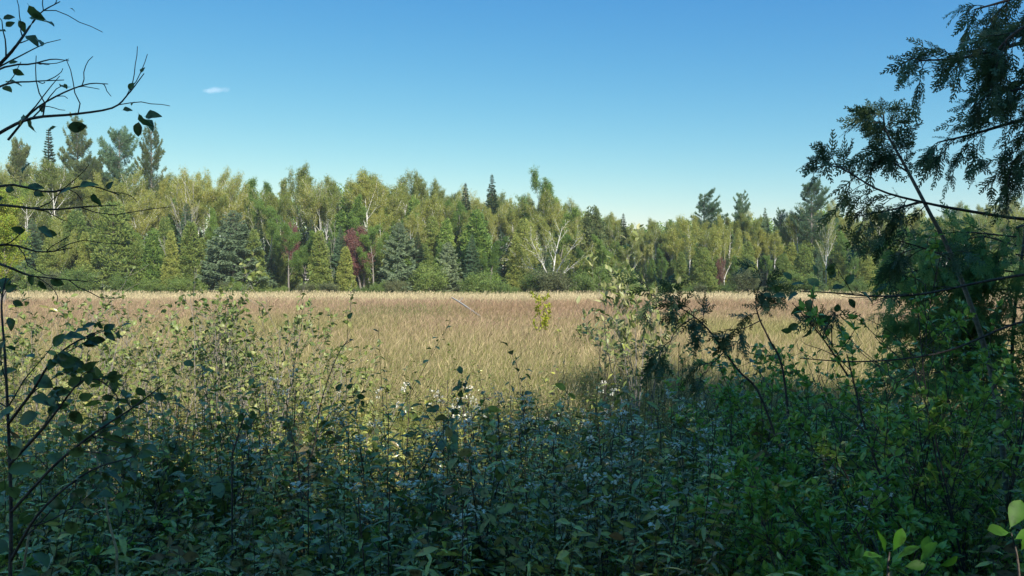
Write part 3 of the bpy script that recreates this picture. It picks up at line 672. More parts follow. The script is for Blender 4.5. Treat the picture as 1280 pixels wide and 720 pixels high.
for q, (px, Y, h, sd, n_, lab) in enumerate([(30, 7.8, 1.75, 621, 6, 'alder shrub nearest the far left end, leaning over the herbs'), (95, 8.2, 1.9, 622, 6, 'leafy alder shrub between the two leftmost ones'), (160, 10.2, 1.95, 623, 7, 'alder shrub standing back behind the twiggy low one'), (228, 9.8, 1.9, 624, 6, 'alder shrub just left of the tallest one and farther out'),
    (292, 10.4, 2.0, 625, 7, 'alder shrub behind the tallest one, partly hidden by it'), (345, 8.2, 1.75, 626, 6, 'bushy alder shrub in front of the spreading one'), (395, 9.8, 1.7, 627, 6, 'alder shrub at the right end of the thicket next to the open grass'), (430, 8.6, 1.15, 628, 5, 'short alder shrub beyond the right end of the thicket')]):
    shrub('alder_shrub', lab, 'shrub', px, Y, h, sd, n_, group=SG, lmax=380, spread=.34, **LS)
shrub('willow_shrub', 'tall willow shrub with pale upright leaves at its top', 'shrub', 800, 11.5, 2.38, 611, 9, M_willow, OVAL, (.09, .13), .22, 2, 5, 1, low=.42, ang=.45, up=.16, lmax=520, droop=-.5, wood=M_greybark)
shrub('willow_shrub', 'slender dark-leaved willow shrub beside the tall pale one', 'shrub', 752, 13.5, 1.75, 612, 5, M_willow, OVAL, (.07, .11), .14, 2, 4, 1, low=.4, ang=.45, lmax=260)
shrub('willow_shrub', 'thin willow shoots with few leaves, shadowing the tall pale one', 'shrub', 838, 10.5, 1.7, 613, 4, M_shrub, OVAL, (.05, .08), .12, 2, 4, 1, low=.4, ang=.45, lmax=150)
shrub('yellow_sapling', 'small bright yellow sapling alone in the meadow', 'sapling', 680, 27, 2.0, 614, 2, M_yellow, OVAL, (.09, .14), .03, 2, 8, 1, low=.30, r=.012, ang=.55, lmax=300, ratio=.24)
shrub('meadow_sapling', 'little green sapling in the grass beside the yellow one', 'sapling', 719, 24, 1.15, 615, 2, M_shrub, OVAL, (.08, .12), .10, 2, 5, 1, low=.2, ang=.6)

# fallen grey log leaning out of the grass
def log():
    a = at(565, 372, 51); b = at(599, 395, 47); m = MB(); P = spline([a, a * .6 + b * .4 + [0, 0, .04], b + (b - a) * .1], 12)
    o = thing('fallen_log', 'bleached dead log leaning out of the meadow grass', 'log', (b[0], b[1], float(gz(b[0], b[1]))))
    o_ = np.array(o.location); V, F = tube(P - o_, np.linspace(.035, .06, 12), 9); m.add(V, F); m.build('stem', M_dead, o, True)
    s = MB(); q = P[4] - o_; V, F = tube([q, q + [.15, 0, .14], q + [.22, 0, .25]], [.03, .02, .01], 6); s.add(V, F); s.build('branch', M_dead, o, True)
    return o
log()

# ------------------------------------------------------------------ undergrowth of the shaded bank
def hf(y): return np.interp(y, [1.5, 2.6, 4.0, 5.5, 8.5, 10.5, 12.5], [.45, .62, .90, 1.08, 1.05, .85, .6])
def undergrowth(name, label, cat, seed, N, ylo, yhi, h0, szr, lmat, cuts, KL=26):
    g = np.random.default_rng(seed); m = MB(); w_ = MB()
    y = np.exp(g.uniform(math.log(ylo), math.log(yhi), N)); x = g.uniform(-1, 1, N) * (.68 * y + .8)
    z = gz(x, y) - .03; bump = wav(x, y, .75, 41); big = wav(x, y, .6, 43); kk_ = (big + .5 * bump) > -.30
    H = (h0 * (hf(y) if KL > 30 else 1) + .14 * bump) * g.uniform(.6, 1.15, N) * 1.0
    H = H * (1 + .34 * big) * np.where(g.uniform(size=N) < .12, 1.35, 1); x, y, z, H, bump = x[kk_], y[kk_], z[kk_], H[kk_], bump[kk_]; N = len(x)
    lean = g.normal(0, .22, (N, 2)) * H[:, None]
    K = KL; t = np.linspace(.06, 1.0, K)[None] + g.uniform(-.02, .02, (N, K))
    B = np.stack([x, y, z], -1)
    def pt(t): return np.stack([B[:, None, 0] + lean[:, None, 0] * t ** 1.6, B[:, None, 1] + lean[:, None, 1] * t ** 1.6, B[:, None, 2] + H[:, None] * t], -1)
    P = pt(t).reshape(-1, 3); a = (np.arange(K) * 2.4)[None] + g.uniform(0, 6.28, (N, 1)) + g.normal(0, .2, (N, K)); a = a.ravel()
    d = np.stack([np.cos(a), np.sin(a), g.uniform(-.5, .7, len(a))], -1)
    sz = np.repeat(g.uniform(*szr, N) * np.where(g.uniform(size=N) < .2, 1.45, 1), K) * (1.15 - .55 * t.ravel()) * g.uniform(.75, 1.25, len(a))
    rr = np.repeat(g.uniform(0, 1, N), K) * .7 + g.uniform(0, .3, len(a))
    pick = np.repeat(g.uniform(size=N), K)
    for T, lo, hi in ((LANCE, 0, cuts[0]), (OVAL, cuts[0], cuts[1]), (ROUND, cuts[1], 1)):
        k = (pick >= lo) & (pick < hi); scatter(m, *T, P[k], d[k], np.array([0, 0, 1.]) + g.normal(0, .55, (k.sum(), 3)), sz[k] * (1.25 if T is LANCE else 1), rr[k])
    tt = np.array([0, .5, 1.])[None] * np.ones((N, 1)); C = pt(tt); fx = np.array([.0022, 0, 0]); fy = np.array([0, .0022, 0])
    for f in (fx, fy):
        V = np.stack([C[:, 0] - f, C[:, 0] + f, C[:, 1] + f, C[:, 1] - f, C[:, 2] + f * .4, C[:, 2] - f * .4], 1); k = np.arange(N)[:, None, None] * 6
        w_.add(V, (k + np.array([[0, 1, 2, 3], [3, 2, 4, 5]])[None]).reshape(-1, 4))
    o = m.build(name, lmat, None, True)
    tag(o, label, cat, kind='stuff')
    s = w_.build('stems', M_stem, o)
undergrowth('undergrowth', 'dense leafy undergrowth in shade over the near bank', 'undergrowth', 31, 4600, 1.9, 12.2, .98, (.03, .075), M_under, (.5, .88), 46)
M_herb = leaf_mat('herb_leaf', [(.13, .16, .03), (.21, .23, .045), (.28, .25, .07), (.15, .20, .05)], rough=.5, trans=.3, var=.1, spec=.35)
M_dry = leaf_mat('dry_leaf', [(.14, .09, .04), (.24, .17, .07), (.30, .27, .08), (.20, .13, .06)], rough=.6, trans=.25, var=.1, spec=.2, spots=55)
undergrowth('dry_herbs', 'scattered yellowed and brown dying herbs among the green undergrowth', 'herbs', 33, 420, 2.2, 11.0, 1.02, (.03, .085), M_dry, (.35, .8), 34)
undergrowth('meadow_herbs', 'yellow-green leafy herbs between the shaded bank and the grass', 'herbs', 32, 5600, 7.5, 22.0, .72, (.03, .06), M_herb, (.8, .97))

# white asters scattered through the shaded bank
def aster_proto(seed, h):
    g = np.random.default_rng(seed); stem = MB(); fol = MB(); heads = []
    top = np.array([g.normal(0, .06), g.normal(0, .06), h]); P = spline([[0, 0, -.03], top * [.3, .3, .5], top], 7); V, F = tube(P, np.linspace(.0035, .002, 7), 4); stem.add(V, F)
    K = 26; t = np.linspace(.2, .95, K); q = np.array([P[int(u * 6)] * (1 - (u * 6) % 1) + P[min(6, int(u * 6) + 1)] * ((u * 6) % 1) for u in t]); a = np.arange(K) * 2.4
    scatter(fol, *LANCE, q, np.stack([np.cos(a), np.sin(a), g.uniform(0, .5, K)], -1), np.tile([0, 0, 1.], (K, 1)), (.10 - .05 * t) * g.uniform(.8, 1.2, K), g.uniform(0, 1, K))
    for c in range(int(g.integers(1, 4))):
        hd = MB(); a = g.uniform(0, 6.28); cpos = top + np.array([math.cos(a) * .06, math.sin(a) * .06, g.uniform(-.05, .03)]); V, F = tube([top * [.85, .85, .85], cpos], [.0018, .0012], 3); stem.add(V, F)
        n = int(g.integers(6, 12)); off = np.clip(g.normal(0, 1, (n, 3)), -1.25, 1.25) * [.018, .018, .008]
        for k in range(n):
            np_ = 9; aa = np.arange(np_) * 6.283 / np_ + g.uniform(0, 1); ctr = cpos + off[k]; tl = g.normal(0, .35, 2); dd = np.stack([np.cos(aa), np.sin(aa), .3 + tl[0] * np.cos(aa) + tl[1] * np.sin(aa)], -1) + g.normal(0, .1, (np_, 3))
            scatter(hd, np.array([(-.12, 0, 0), (.12, 0, 0), (.20, .7, 0), (0, 1, 0), (-.20, .7, 0)])[[0, 1, 2, 4]], [(0, 1, 2, 3)], np.repeat(ctr[None], np_, 0), dd, np.tile([0, 0, 1.], (np_, 1)), .0115, g.uniform(0, 1))
        heads.append(hd)
    o = thing('aster_plant', 'x', 'flower'); stem.build('stem', M_twig, o, True); fol.build('foliage', M_under, o, True)
    for hd in heads: hd.build('flower_head', M_petal, o)
    return o
gA = np.random.default_rng(91)
protos = [aster_proto(700 + k, .55 + .05 * k) for k in range(6)]
AST = []
tries = 0
while len(AST) < 120 and tries < 5000:
    tries += 1
    px = gA.choice([gA.uniform(20, 1130), gA.normal(740, 190)]); Y = math.exp(gA.uniform(math.log(2.9), math.log(8.6)))
    if px < 420 and gA.uniform() < .6: continue
    if px > 900 and gA.uniform() < .6: continue
    AST.append((px, 500 if Y > 8.0 else 600, Y))
AST.sort(key=lambda q: q[2])
used = set()
for k, (px, py, Y) in enumerate(AST):
    x = gx(px, Y); z = float(gz(x, Y)); s = gA.uniform(.9, 1.25); hz = float(hf(Y)) * gA.uniform(1.0, 1.28) / (.55 + .05 * (k % 6))
    lab = 'white flat-topped aster plant flowering in the sunlit strip behind the shade' if py < 540 else 'white flat-topped aster plant flowering in the deep shade of the bank'
    pr = protos[k % 6]
    if k < 6:
        pr.location = (x, Y, z); pr.rotation_euler = (0, 0, gA.uniform(0, 6.28)); pr.scale = (s, s, hz); pr['label'] = lab; pr['group'] = 'white asters in the sun' if py < 540 else 'white asters in the shade'
    else: dup(pr, (x, Y, z), gA.uniform(0, 6.28), (s, s, hz), lab, 'white asters in the sun' if py < 540 else 'white asters in the shade')

# dark leafy bushes on the right of the bank
BG = 'leafy dogwood bushes on the shaded bank'
def bush(px, Y, h, seed, label, spread=.55, n=8, ls=(.024, .047), lmax=3400, lmat=None, nleaf=6):
    return shrub('dogwood_bush', label, 'bush', px, Y, h, seed, n, lmat or M_bush, OVAL, ls, spread, 2, 6, nleaf, low=.10, r=.008, group=BG, lmax=lmax, up=.06)
bush(985, 4.6, 1.25, 801, 'fresh green dogwood bush below the drooping cedar bough')
bush(1090, 4.2, 1.35, 802, 'dogwood bush in front of the leaning cedar')
bush(1190, 3.8, 1.45, 803, 'dense dark dogwood bush in front of the tall cedar')
bush(1270, 3.4, 1.55, 804, 'dogwood bush against the right-hand margin')
bush(1060, 3.1, .95, 805, 'low dogwood bush above the sunlit leaves')
bush(1180, 2.7, .95, 806, 'darkest dogwood bush close to the camera')
bush(930, 3.6, .85, 807, 'low spreading dogwood bush among asters')
bush(1240, 5.4, 1.6, 808, 'dogwood bush standing behind the others under the cedar')
bush(1120, 5.6, 1.35, 809, 'dogwood bush at the foot of the leaning cedar trunk')
bush(560, 3.6, .65, 810, 'low dogwood bush in the middle of the shaded bank', lmax=500)
bush(760, 3.1, .60, 811, 'low dogwood bush with glossy leaves among white asters', lmax=500)
bush(300, 4.0, .72, 812, 'low dogwood bush under the broad-leaved alder', lmax=500)
bush(1010, 5.8, 1.55, 814, 'tall dogwood bush rising into the meadow behind the small cedar')
bush(1060, 5.0, 1.5, 815, 'leafy dogwood bush left of the leaning cedar trunk')
bush(120, 3.2, .75, 813, 'low dogwood bush at the left foot of the bank', lmax=500)

def broad(px, Y, h, seed, label, lmat, ls=(.045, .08), lmax=520):
    return shrub('hazel_bush', label, 'bush', px, Y, h, seed, 7, lmat, ROUND, ls, .6, 2, 5, 1, low=.12, r=.006, group='broad-leaved bushes among the undergrowth', lmax=lmax, up=.05)
M_broad = leaf_mat('broad_leaf', [(0.081, 0.112, 0.036), (0.135, 0.188, 0.048), (0.216, 0.263, 0.06)], rough=.28, trans=.3, var=.15, spec=.65, spots=55)
broad(420, 5.2, 1.15, 831, 'broad-leaved bush in the shade left of the leaning sapling', M_broad)
broad(620, 6.4, 1.25, 832, 'broad-leaved bush at the edge of the shade right of the leaning sapling', M_broad)
broad(240, 4.4, 1.05, 833, 'broad-leaved bush under the alder sapling branches', M_broad)
broad(840, 5.4, 1.25, 834, 'broad-leaved bush under the arching cedar sapling', M_broad)
broad(700, 3.7, .85, 835, 'low broad-leaved bush in the asters at the bottom of the bank', M_broad, (.04, .07), 380)
broad(480, 3.4, .72, 836, 'low broad-leaved bush nearest the camera in the middle', M_broad, (.04, .07), 380)
broad(60, 3.4, .95, 837, 'broad-leaved bush at the lower left beside the dry stalks', M_broad, (.05, .085), 420)
broad(930, 6.0, 1.45, 838, 'tall broad-leaved bush between the asters and the dogwoods', M_broad, (.045, .075), 700)
# ------------------------------------------------------------------ traced woody branches
def wire(pts, n=14): return spline(np.array([at(px, py, Y) for px, py, Y in pts]), n)
def branch_part(o, P, r0, r1, leaves, lmat, seed, twigs=0, twl=.18, nm='branch', rnd_leaves=0, lsz=(.04, .06), bark=None, shp=None):
    """one woody branch with side twigs; leaves = [(point, direction, length)]"""
    g = np.random.default_rng(seed); base = np.array(o.location); m = MB(); L = MB(); n = len(P)
    V, F = tube(P - base, np.linspace(r0, r1, n), 7); m.add(V, F)
    T = norm(np.gradient(P, axis=0)); tips = [(P[-1], T[-1])]
    for k in range(twigs):
        i = int(g.integers(n // 5, n - 1)); s = norm(np.cross(T[i], g.normal(size=3))); d = norm(T[i] * .8 + s * .7 + [0, 0, .15]); q = [P[i]]; ln = twl * g.uniform(.4, 1.2); dd = d
        for _ in range(5): dd = norm(dd + g.normal(0, .22, 3)); q.append(q[-1] + dd * ln / 5); tips.append((q[-1], dd)) if _ > 1 else None
        r = r0 + (r1 - r0) * i / n; V, F = tube(np.array(q) - base, np.linspace(max(r * .55, .0014), .0009, 6), 5); m.add(V, F)
    b = m.build(nm, bark or M_twig, o, True)
    ps = []; ds = []; sz = []
    for p, d, l in leaves: ps.append(p); ds.append(d); sz.append(l)
    if rnd_leaves:
        for k in g.choice(len(tips), rnd_leaves): ps.append(tips[k][0]); ds.append(tips[k][1] + g.normal(0, .7, 3) + [0, 0, -.2]); sz.append(g.uniform(*lsz))
    if ps:
        sz = [q * .80 for q in sz]; ps = np.array(ps) - base; ds = np.array(ds); sz = np.array(sz); n = len(ps); up = rdir(g, n) * .8 + np.array([0, -.8, .5]); h = g.uniform(size=n) < .5; rr = g.uniform(0, 1, n)
        S1, S2 = shp or (ROUND, ROUND2); scatter(L, *S1, ps[h], ds[h], up[h], sz[h], rr[h]); scatter(L, *S2, ps[~h], ds[~h], up[~h], sz[~h], rr[~h])
        f = L.build('foliage', lmat, b, True)
    return b
def lv(Y, spots):
    """leaf spots given as (px, py, length px, heading degrees, 0 = right, 90 = up)"""
    out = []
    g = np.random.default_rng(int(spots[0][0] * 7 + spots[0][1]) % 9999)
    for px, py, l, a in spots:
        y = Y + g.uniform(-.08, .08); out.append((at(px, py, y), np.array([math.cos(R(a)), g.uniform(-.5, .5), math.sin(R(a))]), l / FPX * y))
    return out
# upper-left alder: its stem stands just outside the frame, boughs reach in
Y0 = 2.2; xb = gx(-90, Y0)
al = thing('alder_tree', 'alder with dark leaves whose bare twigs hang into the sky at the left', 'tree', (xb, Y0, float(gz(xb, Y0))))
st = np.array([[xb, Y0, float(gz(xb, Y0)) - .05], [xb + .03, Y0, 1.6], [xb - .03, Y0 + .03, 2.3], [xb + .02, Y0, 3.1], [xb + .1, Y0, 3.8]])
branch_part(al, spline(st, 16), .018, .006, [], M_alder, 1, 6, .3, 'stem', 10)
branch_part(al, wire([(-85, 220, 2.2), (0, 166, 2.2), (40, 148, 2.15), (90, 143, 2.15), (140, 135, 2.2), (160, 118, 2.2), (180, 92, 2.25)], 22), .005, .0012,
   lv(2.2, [(34, 145, 22, 200), (38, 146, 22, 260), (52, 142, 14, 70), (72, 158, 14, 200), (82, 160, 26, 5), (160, 113, 13, 60), (176, 92, 10, 70), (152, 138, 14, 20), (164, 133, 9, 80), (172, 140, 26, 300), (178, 148, 24, 330), (180, 146, 24, 10), (174, 150, 22, 260)]), M_alder, 2, 7, .16)
branch_part(al, wire([(-80, 160, 2.2), (0, 80, 2.2), (22, 55, 2.2), (38, 32, 2.25), (52, 15, 2.25), (75, 2, 2.3)], 18), .005, .0012,
   lv(2.2, [(34, 4, 28, 300), (36, 22, 22, 0), (50, 26, 22, 350), (2, 24, 16, 20), (22, 24, 18, 300), (10, 40, 20, 170), (6, 34, 14, 40), (32, 44, 24, 335), (44, 48, 20, 330), (-2, 54, 10, 180), (86, 10, 8, 350), (10, 80, 12, 30), (14, 86, 16, 330)]), M_alder, 3, 8, .18)
branch_part(al, wire([(10, 175, 2.2), (40, 140, 2.2), (75, 118, 2.2), (110, 105, 2.2), (135, 105, 2.2)], 14), .0032, .0011, [], M_alder, 4, 5, .10)
branch_part(al, wire([(-80, 150, 2.2), (0, 108, 2.2), (40, 102, 2.15), (80, 100, 2.15)], 12), .0034, .0011, lv(2.2, [(4, 103, 22, 10), (2, 108, 18, 340), (72, 103, 16, 320), (80, 104, 8, 300)]), M_alder, 5, 3, .12)
branch_part(al, wire([(-90, 130, 2.2), (0, 86, 2.1), (40, 80, 2.1), (65, 74, 2.1), (86, 76, 2.1)], 12), .003, .001, [], M_alder, 6, 2, .08)
branch_part(al, wire([(-90, 270, 2.2), (0, 232, 2.1), (60, 240, 2.1), (110, 232, 2.1), (150, 244, 2.1)], 14), .004, .0012,
   lv(2.1, [(28, 220, 20, 80), (20, 238, 18, 170), (2, 228, 16, 200), (30, 235, 24, 10), (40, 240, 16, 345), (6, 246, 22, 200), (92, 236, 22, 190), (96, 236, 26, 30), (116, 240, 18, 280), (124, 246, 16, 260), (134, 238, 14, 60)]), M_alder, 7, 3, .12)
branch_part(al, wire([(-90, 250, 2.2), (0, 256, 2.05), (60, 262, 2.05), (110, 258, 2.05), (146, 257, 2.05)], 14), .004, .0011, lv(2.05, [(34, 288, 20, 180), (44, 284, 24, 340), (52, 290, 20, 350), (158, 266, 9, 220)]), M_alder, 8, 3, .2)
branch_part(al, wire([(-90, 330, 2.2), (0, 306, 2.1), (50, 315, 2.1), (90, 310, 2.1)], 12), .004, .0011, lv(2.1, [(76, 288, 8, 240)]), M_alder, 9, 4, .16)
branch_part(al, wire([(-90, 300, 2.2), (0, 330, 2.0), (30, 342, 2.0), (48, 346, 2.0), (110, 352, 2.0)], 12), .004, .0011, lv(2.0, [(42, 340, 20, 250), (48, 348, 18, 290), (60, 350, 20, 345)]), M_alder, 10, 3, .12)

# lower-left alder sapling with broad shaded leaves
Y1 = 2.05; xb = gx(8, Y1)
a2 = thing('alder_sapling', 'alder sapling with broad shaded leaves at the left margin', 'sapling', (xb, Y1, float(gz(xb, Y1))))
branch_part(a2, wire([(12, 760, 2.05), (14, 640, 2.05), (10, 520, 2.05), (6, 440, 2.05), (2, 380, 2.08), (8, 345, 2.1)], 20), .005, .0016,
   lv(2.05, [(6, 365, 18, 30), (14, 376, 16, 340), (10, 395, 20, 300), (-4, 470, 24, 30), (6, 452, 20, 200), (-2, 500, 26, 20)]), M_alder, 21, 5, .2, 'stem', 8)
branch_part(a2, wire([(10, 530, 2.05), (40, 490, 2.0), (62, 455, 1.95), (90, 430, 1.95), (128, 412, 1.95)], 16), .004, .0012,
   lv(1.98, [(40, 470, 34, 340), (70, 458, 30, 20), (76, 424, 30, 20), (90, 420, 24, 40), (100, 412, 22, 30), (118, 412, 20, 60), (112, 426, 20, 5), (140, 416, 14, 350), (66, 436, 24, 60), (44, 448, 22, 160), (100, 462, 22, 20), (92, 450, 18, 320)]), M_alder, 22, 4, .12, 'branch', 30, (.022, .042))
branch_part(a2, wire([(12, 580, 2.05), (50, 540, 2.0), (70, 515, 2.0), (100, 478, 1.95), (132, 474, 1.95)], 14), .004, .0012,
   lv(2.0, [(36, 496, 32, 350), (60, 492, 26, 10), (82, 482, 26, 20), (104, 464, 22, 10), (126, 474, 15, 20), (52, 516, 34, 200), (74, 530, 26, 320), (22, 510, 32, 200), (86, 512, 26, 310), (96, 498, 22, 10)]), M_alder, 23, 4, .14, 'branch', 30, (.022, .042))
branch_part(a2, wire([(14, 640, 2.05), (70, 580, 2.0), (120, 540, 1.95), (165, 510, 1.95), (205, 480, 1.95)], 16), .004, .0012,
   lv(1.98, [(170, 482, 20, 300), (144, 494, 20, 200), (190, 494, 20, 350), (160, 500, 22, 340), (118, 520, 28, 250), (90, 540, 28, 330), (130, 548, 28, 350), (150, 540, 22, 20), (216, 455, 18, 280), (228, 452, 18, 350), (196, 496, 10, 330), (60, 566, 32, 340), (110, 560, 26, 200), (30, 560, 34, 200), (175, 556, 26, 350)]), M_alder, 24, 4, .14, 'branch', 30, (.022, .042))
branch_part(a2, wire([(14, 700, 2.05), (50, 640, 1.9), (110, 590, 1.9), (170, 570, 1.9)], 14), .004, .0012,
   lv(1.9, [(30, 610, 34, 200), (60, 620, 30, 330), (90, 600, 30, 20), (130, 590, 28, 340), (5, 590, 36, 10), (14, 690, 34, 150), (40, 690, 36, 345), (20, 720, 30, 20), (80, 650, 28, 300), (120, 620, 26, 20)]), M_alder, 25, 4, .2, 'branch', 30, (.022, .042))
# pale dry stalks at the bottom left
for k, (pts, lab) in enumerate([([(28, 720, 2.3), (36, 670, 2.3), (44, 645, 2.3)], 'short pale dry stalk at the left foot of the bank'), ([(146, 688, 2.6), (136, 650, 2.6), (128, 600, 2.6), (120, 570, 2.6)], 'tall pale dry stalk curving up through the dark leaves')]):
    P = wire(pts, 10); P = np.vstack([[P[0][0], P[0][1], float(gz(P[0][0], P[0][1])) - .02], P]); o = thing('dry_stalk', lab, 'stalk', tuple(P[0]))
    m = MB(); V, F = tube(P - P[0], np.linspace(.0045, .002, len(P)), 6); m.add(V, F); m.build('stem', M_stalk, o, True)
# saplings rising from the bank in the middle
def sapling(label, pts, leaves, seed, tw=3, Y=4.0, rl=0):
    P = wire(pts, 16); b = np.array([P[0][0], P[0][1], float(gz(P[0][0], P[0][1]))]); P = np.vstack([[b - [0, 0, .03]], P]) if P[0][2] > b[2] + .05 else P
    o = thing('alder_sapling', label, 'sapling', tuple(b), None); branch_part(o, P, .0042, .0014, [(p, d, l * .85) for p, d, l in lv(Y, leaves)], M_alder, seed, tw, .16, 'stem', rl, (.03, .048))
    return o
sapling('thin leaning sapling with a cluster of dark leaves above the asters', [(500, 640, 3.9), (530, 585, 3.9), (556, 535, 3.9), (575, 500, 3.9), (584, 478, 3.9)],
   [(572, 488, 18, 70), (578, 484, 18, 190), (582, 482, 10, 80), (556, 508, 16, 330), (550, 500, 14, 100), (562, 514, 18, 350), (540, 518, 20, 60), (538, 524, 20, 160), (566, 522, 16, 260), (552, 530, 18, 320), (570, 505, 14, 10), (520, 540, 18, 200), (545, 512, 16, 180)], 31, 4, 4.0, 14)
sapling('bare reddish sapling stem leaning across the sunlit grass', [(372, 620, 4.3), (392, 560, 4.3), (402, 500, 4.3), (424, 440, 4.3), (440, 425, 4.3)], [(420, 490, 16, 60), (432, 486, 14, 30), (438, 480, 14, 80), (444, 494, 16, 345), (450, 500, 14, 300), (426, 500, 14, 300)], 32, 3, 4.3, 3)
sapling('forked grey sapling in the dark undergrowth', [(380, 690, 3.6), (378, 640, 3.6), (372, 580, 3.6), (362, 530, 3.6)], [(400, 600, 20, 350), (368, 590, 16, 200), (345, 640, 20, 200)], 33, 5, 3.6, 10)
sapling('short leafy sapling at the sunny edge of the shade, under the alder shrubs', [(290, 570, 3.4), (302, 530, 3.4), (310, 512, 3.4)], [(304, 515, 18, 250), (312, 512, 16, 300), (300, 530, 18, 330), (288, 540, 18, 190)], 34, 2, 3.4, 4)

# ------------------------------------------------------------------ the cedars on the right
def cedar_bough(o, pts, r0, r1, seed, twl=.22, dens=20, hang=.8, fsz=(.06, .11), nm='branch', lmat=None, n=20, start=.1, end=1.0, bark=None):
    g = np.random.default_rng(seed); P = wire(pts, n); base = np.array(o.location); m = MB(); L = MB(); V, F = tube(P - base, np.linspace(r0, r1, n), 7); m.add(V, F)
    T = norm(np.gradient(P, axis=0)); seg = np.linalg.norm(np.diff(P, axis=0), axis=1); tot = seg.sum(); cnt = int(tot * dens * .68); ps = []; ds = []; us = []
    for k in range(cnt):
        u = (start + (end - start) * (k + g.uniform()) / cnt) * (n - 1); i = min(int(u), n - 2); f = u - i; p = P[i] * (1 - f) + P[i + 1] * f
        s = norm(np.cross(T[i], g.normal(size=3))); d = norm(T[i] * .7 + s * .8); ln = twl * g.uniform(.35, 1.15) * (1.15 - .5 * u / n); q = [p]; kk = 6
        for a in range(kk):
            d = norm(d + g.normal(0, .16, 3) + np.array([0, 0, -hang * .22])); q.append(q[-1] + d * ln / kk)
            for _ in range(1 if a < 2 else 2): ps.append(q[-1]); ds.append(norm(d + g.normal(0, .55, 3) + np.array([0, 0, -hang * .4]))); us.append(g.normal(size=3) + np.array([0, -.8, 0]))
        V, F = tube(np.array(q) - base, np.linspace(.0022, .0009, kk + 1), 4); m.add(V, F)
    b = m.build(nm, bark or M_twig, o, True)
    if cnt:
        ps = np.array(ps) - base; ds = np.array(ds); us = np.array(us); h = g.uniform(size=len(ps)) < .5; rr = g.uniform(0, 1, len(ps)); sz = g.uniform(*fsz, len(ps))
        scatter(L, *FROND, ps[h], ds[h], us[h], sz[h], rr[h]); scatter(L, *FROND2, ps[~h], ds[~h], us[~h], sz[~h], rr[~h])
        L.build('foliage', lmat or M_cedar, b)
    return b
Yc = 3.7; xb = gx(1400, Yc); zb = float(gz(xb, Yc))
c1 = thing('cedar_tree', 'tall cedar whose dark hanging sprays fill the upper right corner', 'tree', (xb, Yc, zb))
cedar_bough(c1, [(1400, 800, 3.7), (1402, 400, 3.7), (1398, 100, 3.7), (1405, -250, 3.7)], .09, .05, 41, dens=0, nm='trunk', bark=M_bark)
for k, (pts, d, tw) in enumerate([
    ([(1400, 40, 3.7), (1320, 45, 3.6), (1260, 58, 3.55), (1205, 72, 3.5), (1148, 76, 3.5)], 26, .24),
    ([(1400, -40, 3.7), (1310, -20, 3.7), (1260, 0, 3.7), (1218, 12, 3.7)], 34, .30),
    ([(1400, -10, 3.7), (1320, 15, 3.5), (1270, 40, 3.4), (1240, 70, 3.4)], 36, .28),
    ([(1400, 90, 3.7), (1330, 95, 3.5), (1280, 110, 3.45), (1235, 118, 3.4)], 32, .26),
    ([(1400, 140, 3.7), (1320, 140, 3.6), (1270, 152, 3.6), (1215, 168, 3.6), (1172, 178, 3.6)], 24, .26),
    ([(1400, 160, 3.7), (1330, 170, 3.5), (1290, 185, 3.5), (1262, 205, 3.5)], 30, .26)]):
    cedar_bough(c1, pts, .013, .003, 420 + k, tw, d * 1.05, .95, (.05, .10), start=.3)
# leaning younger cedar
Yl = 4.0; xb = gx(1262, Yl); zb = float(gz(xb, Yl))
c2 = thing('cedar_tree', 'leaning young cedar with a thin pale trunk and sprays at its tip', 'tree', (xb, Yl, zb))
cedar_bough(c2, [(1262, 640, 4.0), (1240, 470, 4.0), (1196, 335, 3.95), (1160, 262, 3.9), (1130, 205, 3.9), (1108, 165, 3.9), (1104, 140, 3.9)], .014, .003, 43, .15, 14, .7, nm='trunk', start=.62, bark=M_greybark, n=26)
for k, (pts, d, tw, st) in enumerate([
    ([(1330, 272, 3.9), (1280, 274, 3.9), (1200, 262, 3.85), (1150, 252, 3.8), (1100, 238, 3.8), (1055, 212, 3.8), (1034, 206, 3.8)], 17, .24, .42),
    ([(1150, 252, 3.8), (1115, 262, 3.75), (1075, 270, 3.75)], 26, .20, .1),
    ([(1135, 215, 3.9), (1120, 205, 3.9), (1085, 178, 3.9)], 22, .16, .2),
    ([(1190, 325, 3.95), (1160, 312, 3.8), (1120, 300, 3.8)], 26, .30, .2)]):
    cedar_bough(c2, pts, .009 if k == 0 else .005, .002, 440 + k, tw, d, .95, start=st)
# full green cedar behind the two
Yf = 5.6; xb = gx(1262, Yf); zb = float(gz(xb, Yf))
c3 = thing('cedar_tree', 'bushy mid-green cedar filling the right margin below the long bough', 'tree', (xb, Yf, zb))
cedar_bough(c3, [(1262, 640, 5.6), (1266, 420, 5.6), (1280, 300, 5.6), (1290, 180, 5.6)], .014, .005, 45, dens=0, nm='trunk', bark=M_bark)
gC = np.random.default_rng(8)
for k in range(19):
    y0 = 285 + k * 11; sd = -1 if k % 3 else 1; ln = gC.uniform(80, 165) * (1 if sd < 0 else .7); dy = gC.uniform(-.5, .35)
    cedar_bough(c3, [(1270, y0, 5.6), (1270 + sd * ln * .5, y0 - 4 + gC.uniform(-14, 14), 5.6 + dy * .5), (1270 + sd * ln, y0 + 14 + gC.uniform(-22, 22), 5.6 + dy)], .006, .002, 450 + k, .34, 46, .9, (.08, .13), lmat=M_cedar_mid, start=0.0, n=12)
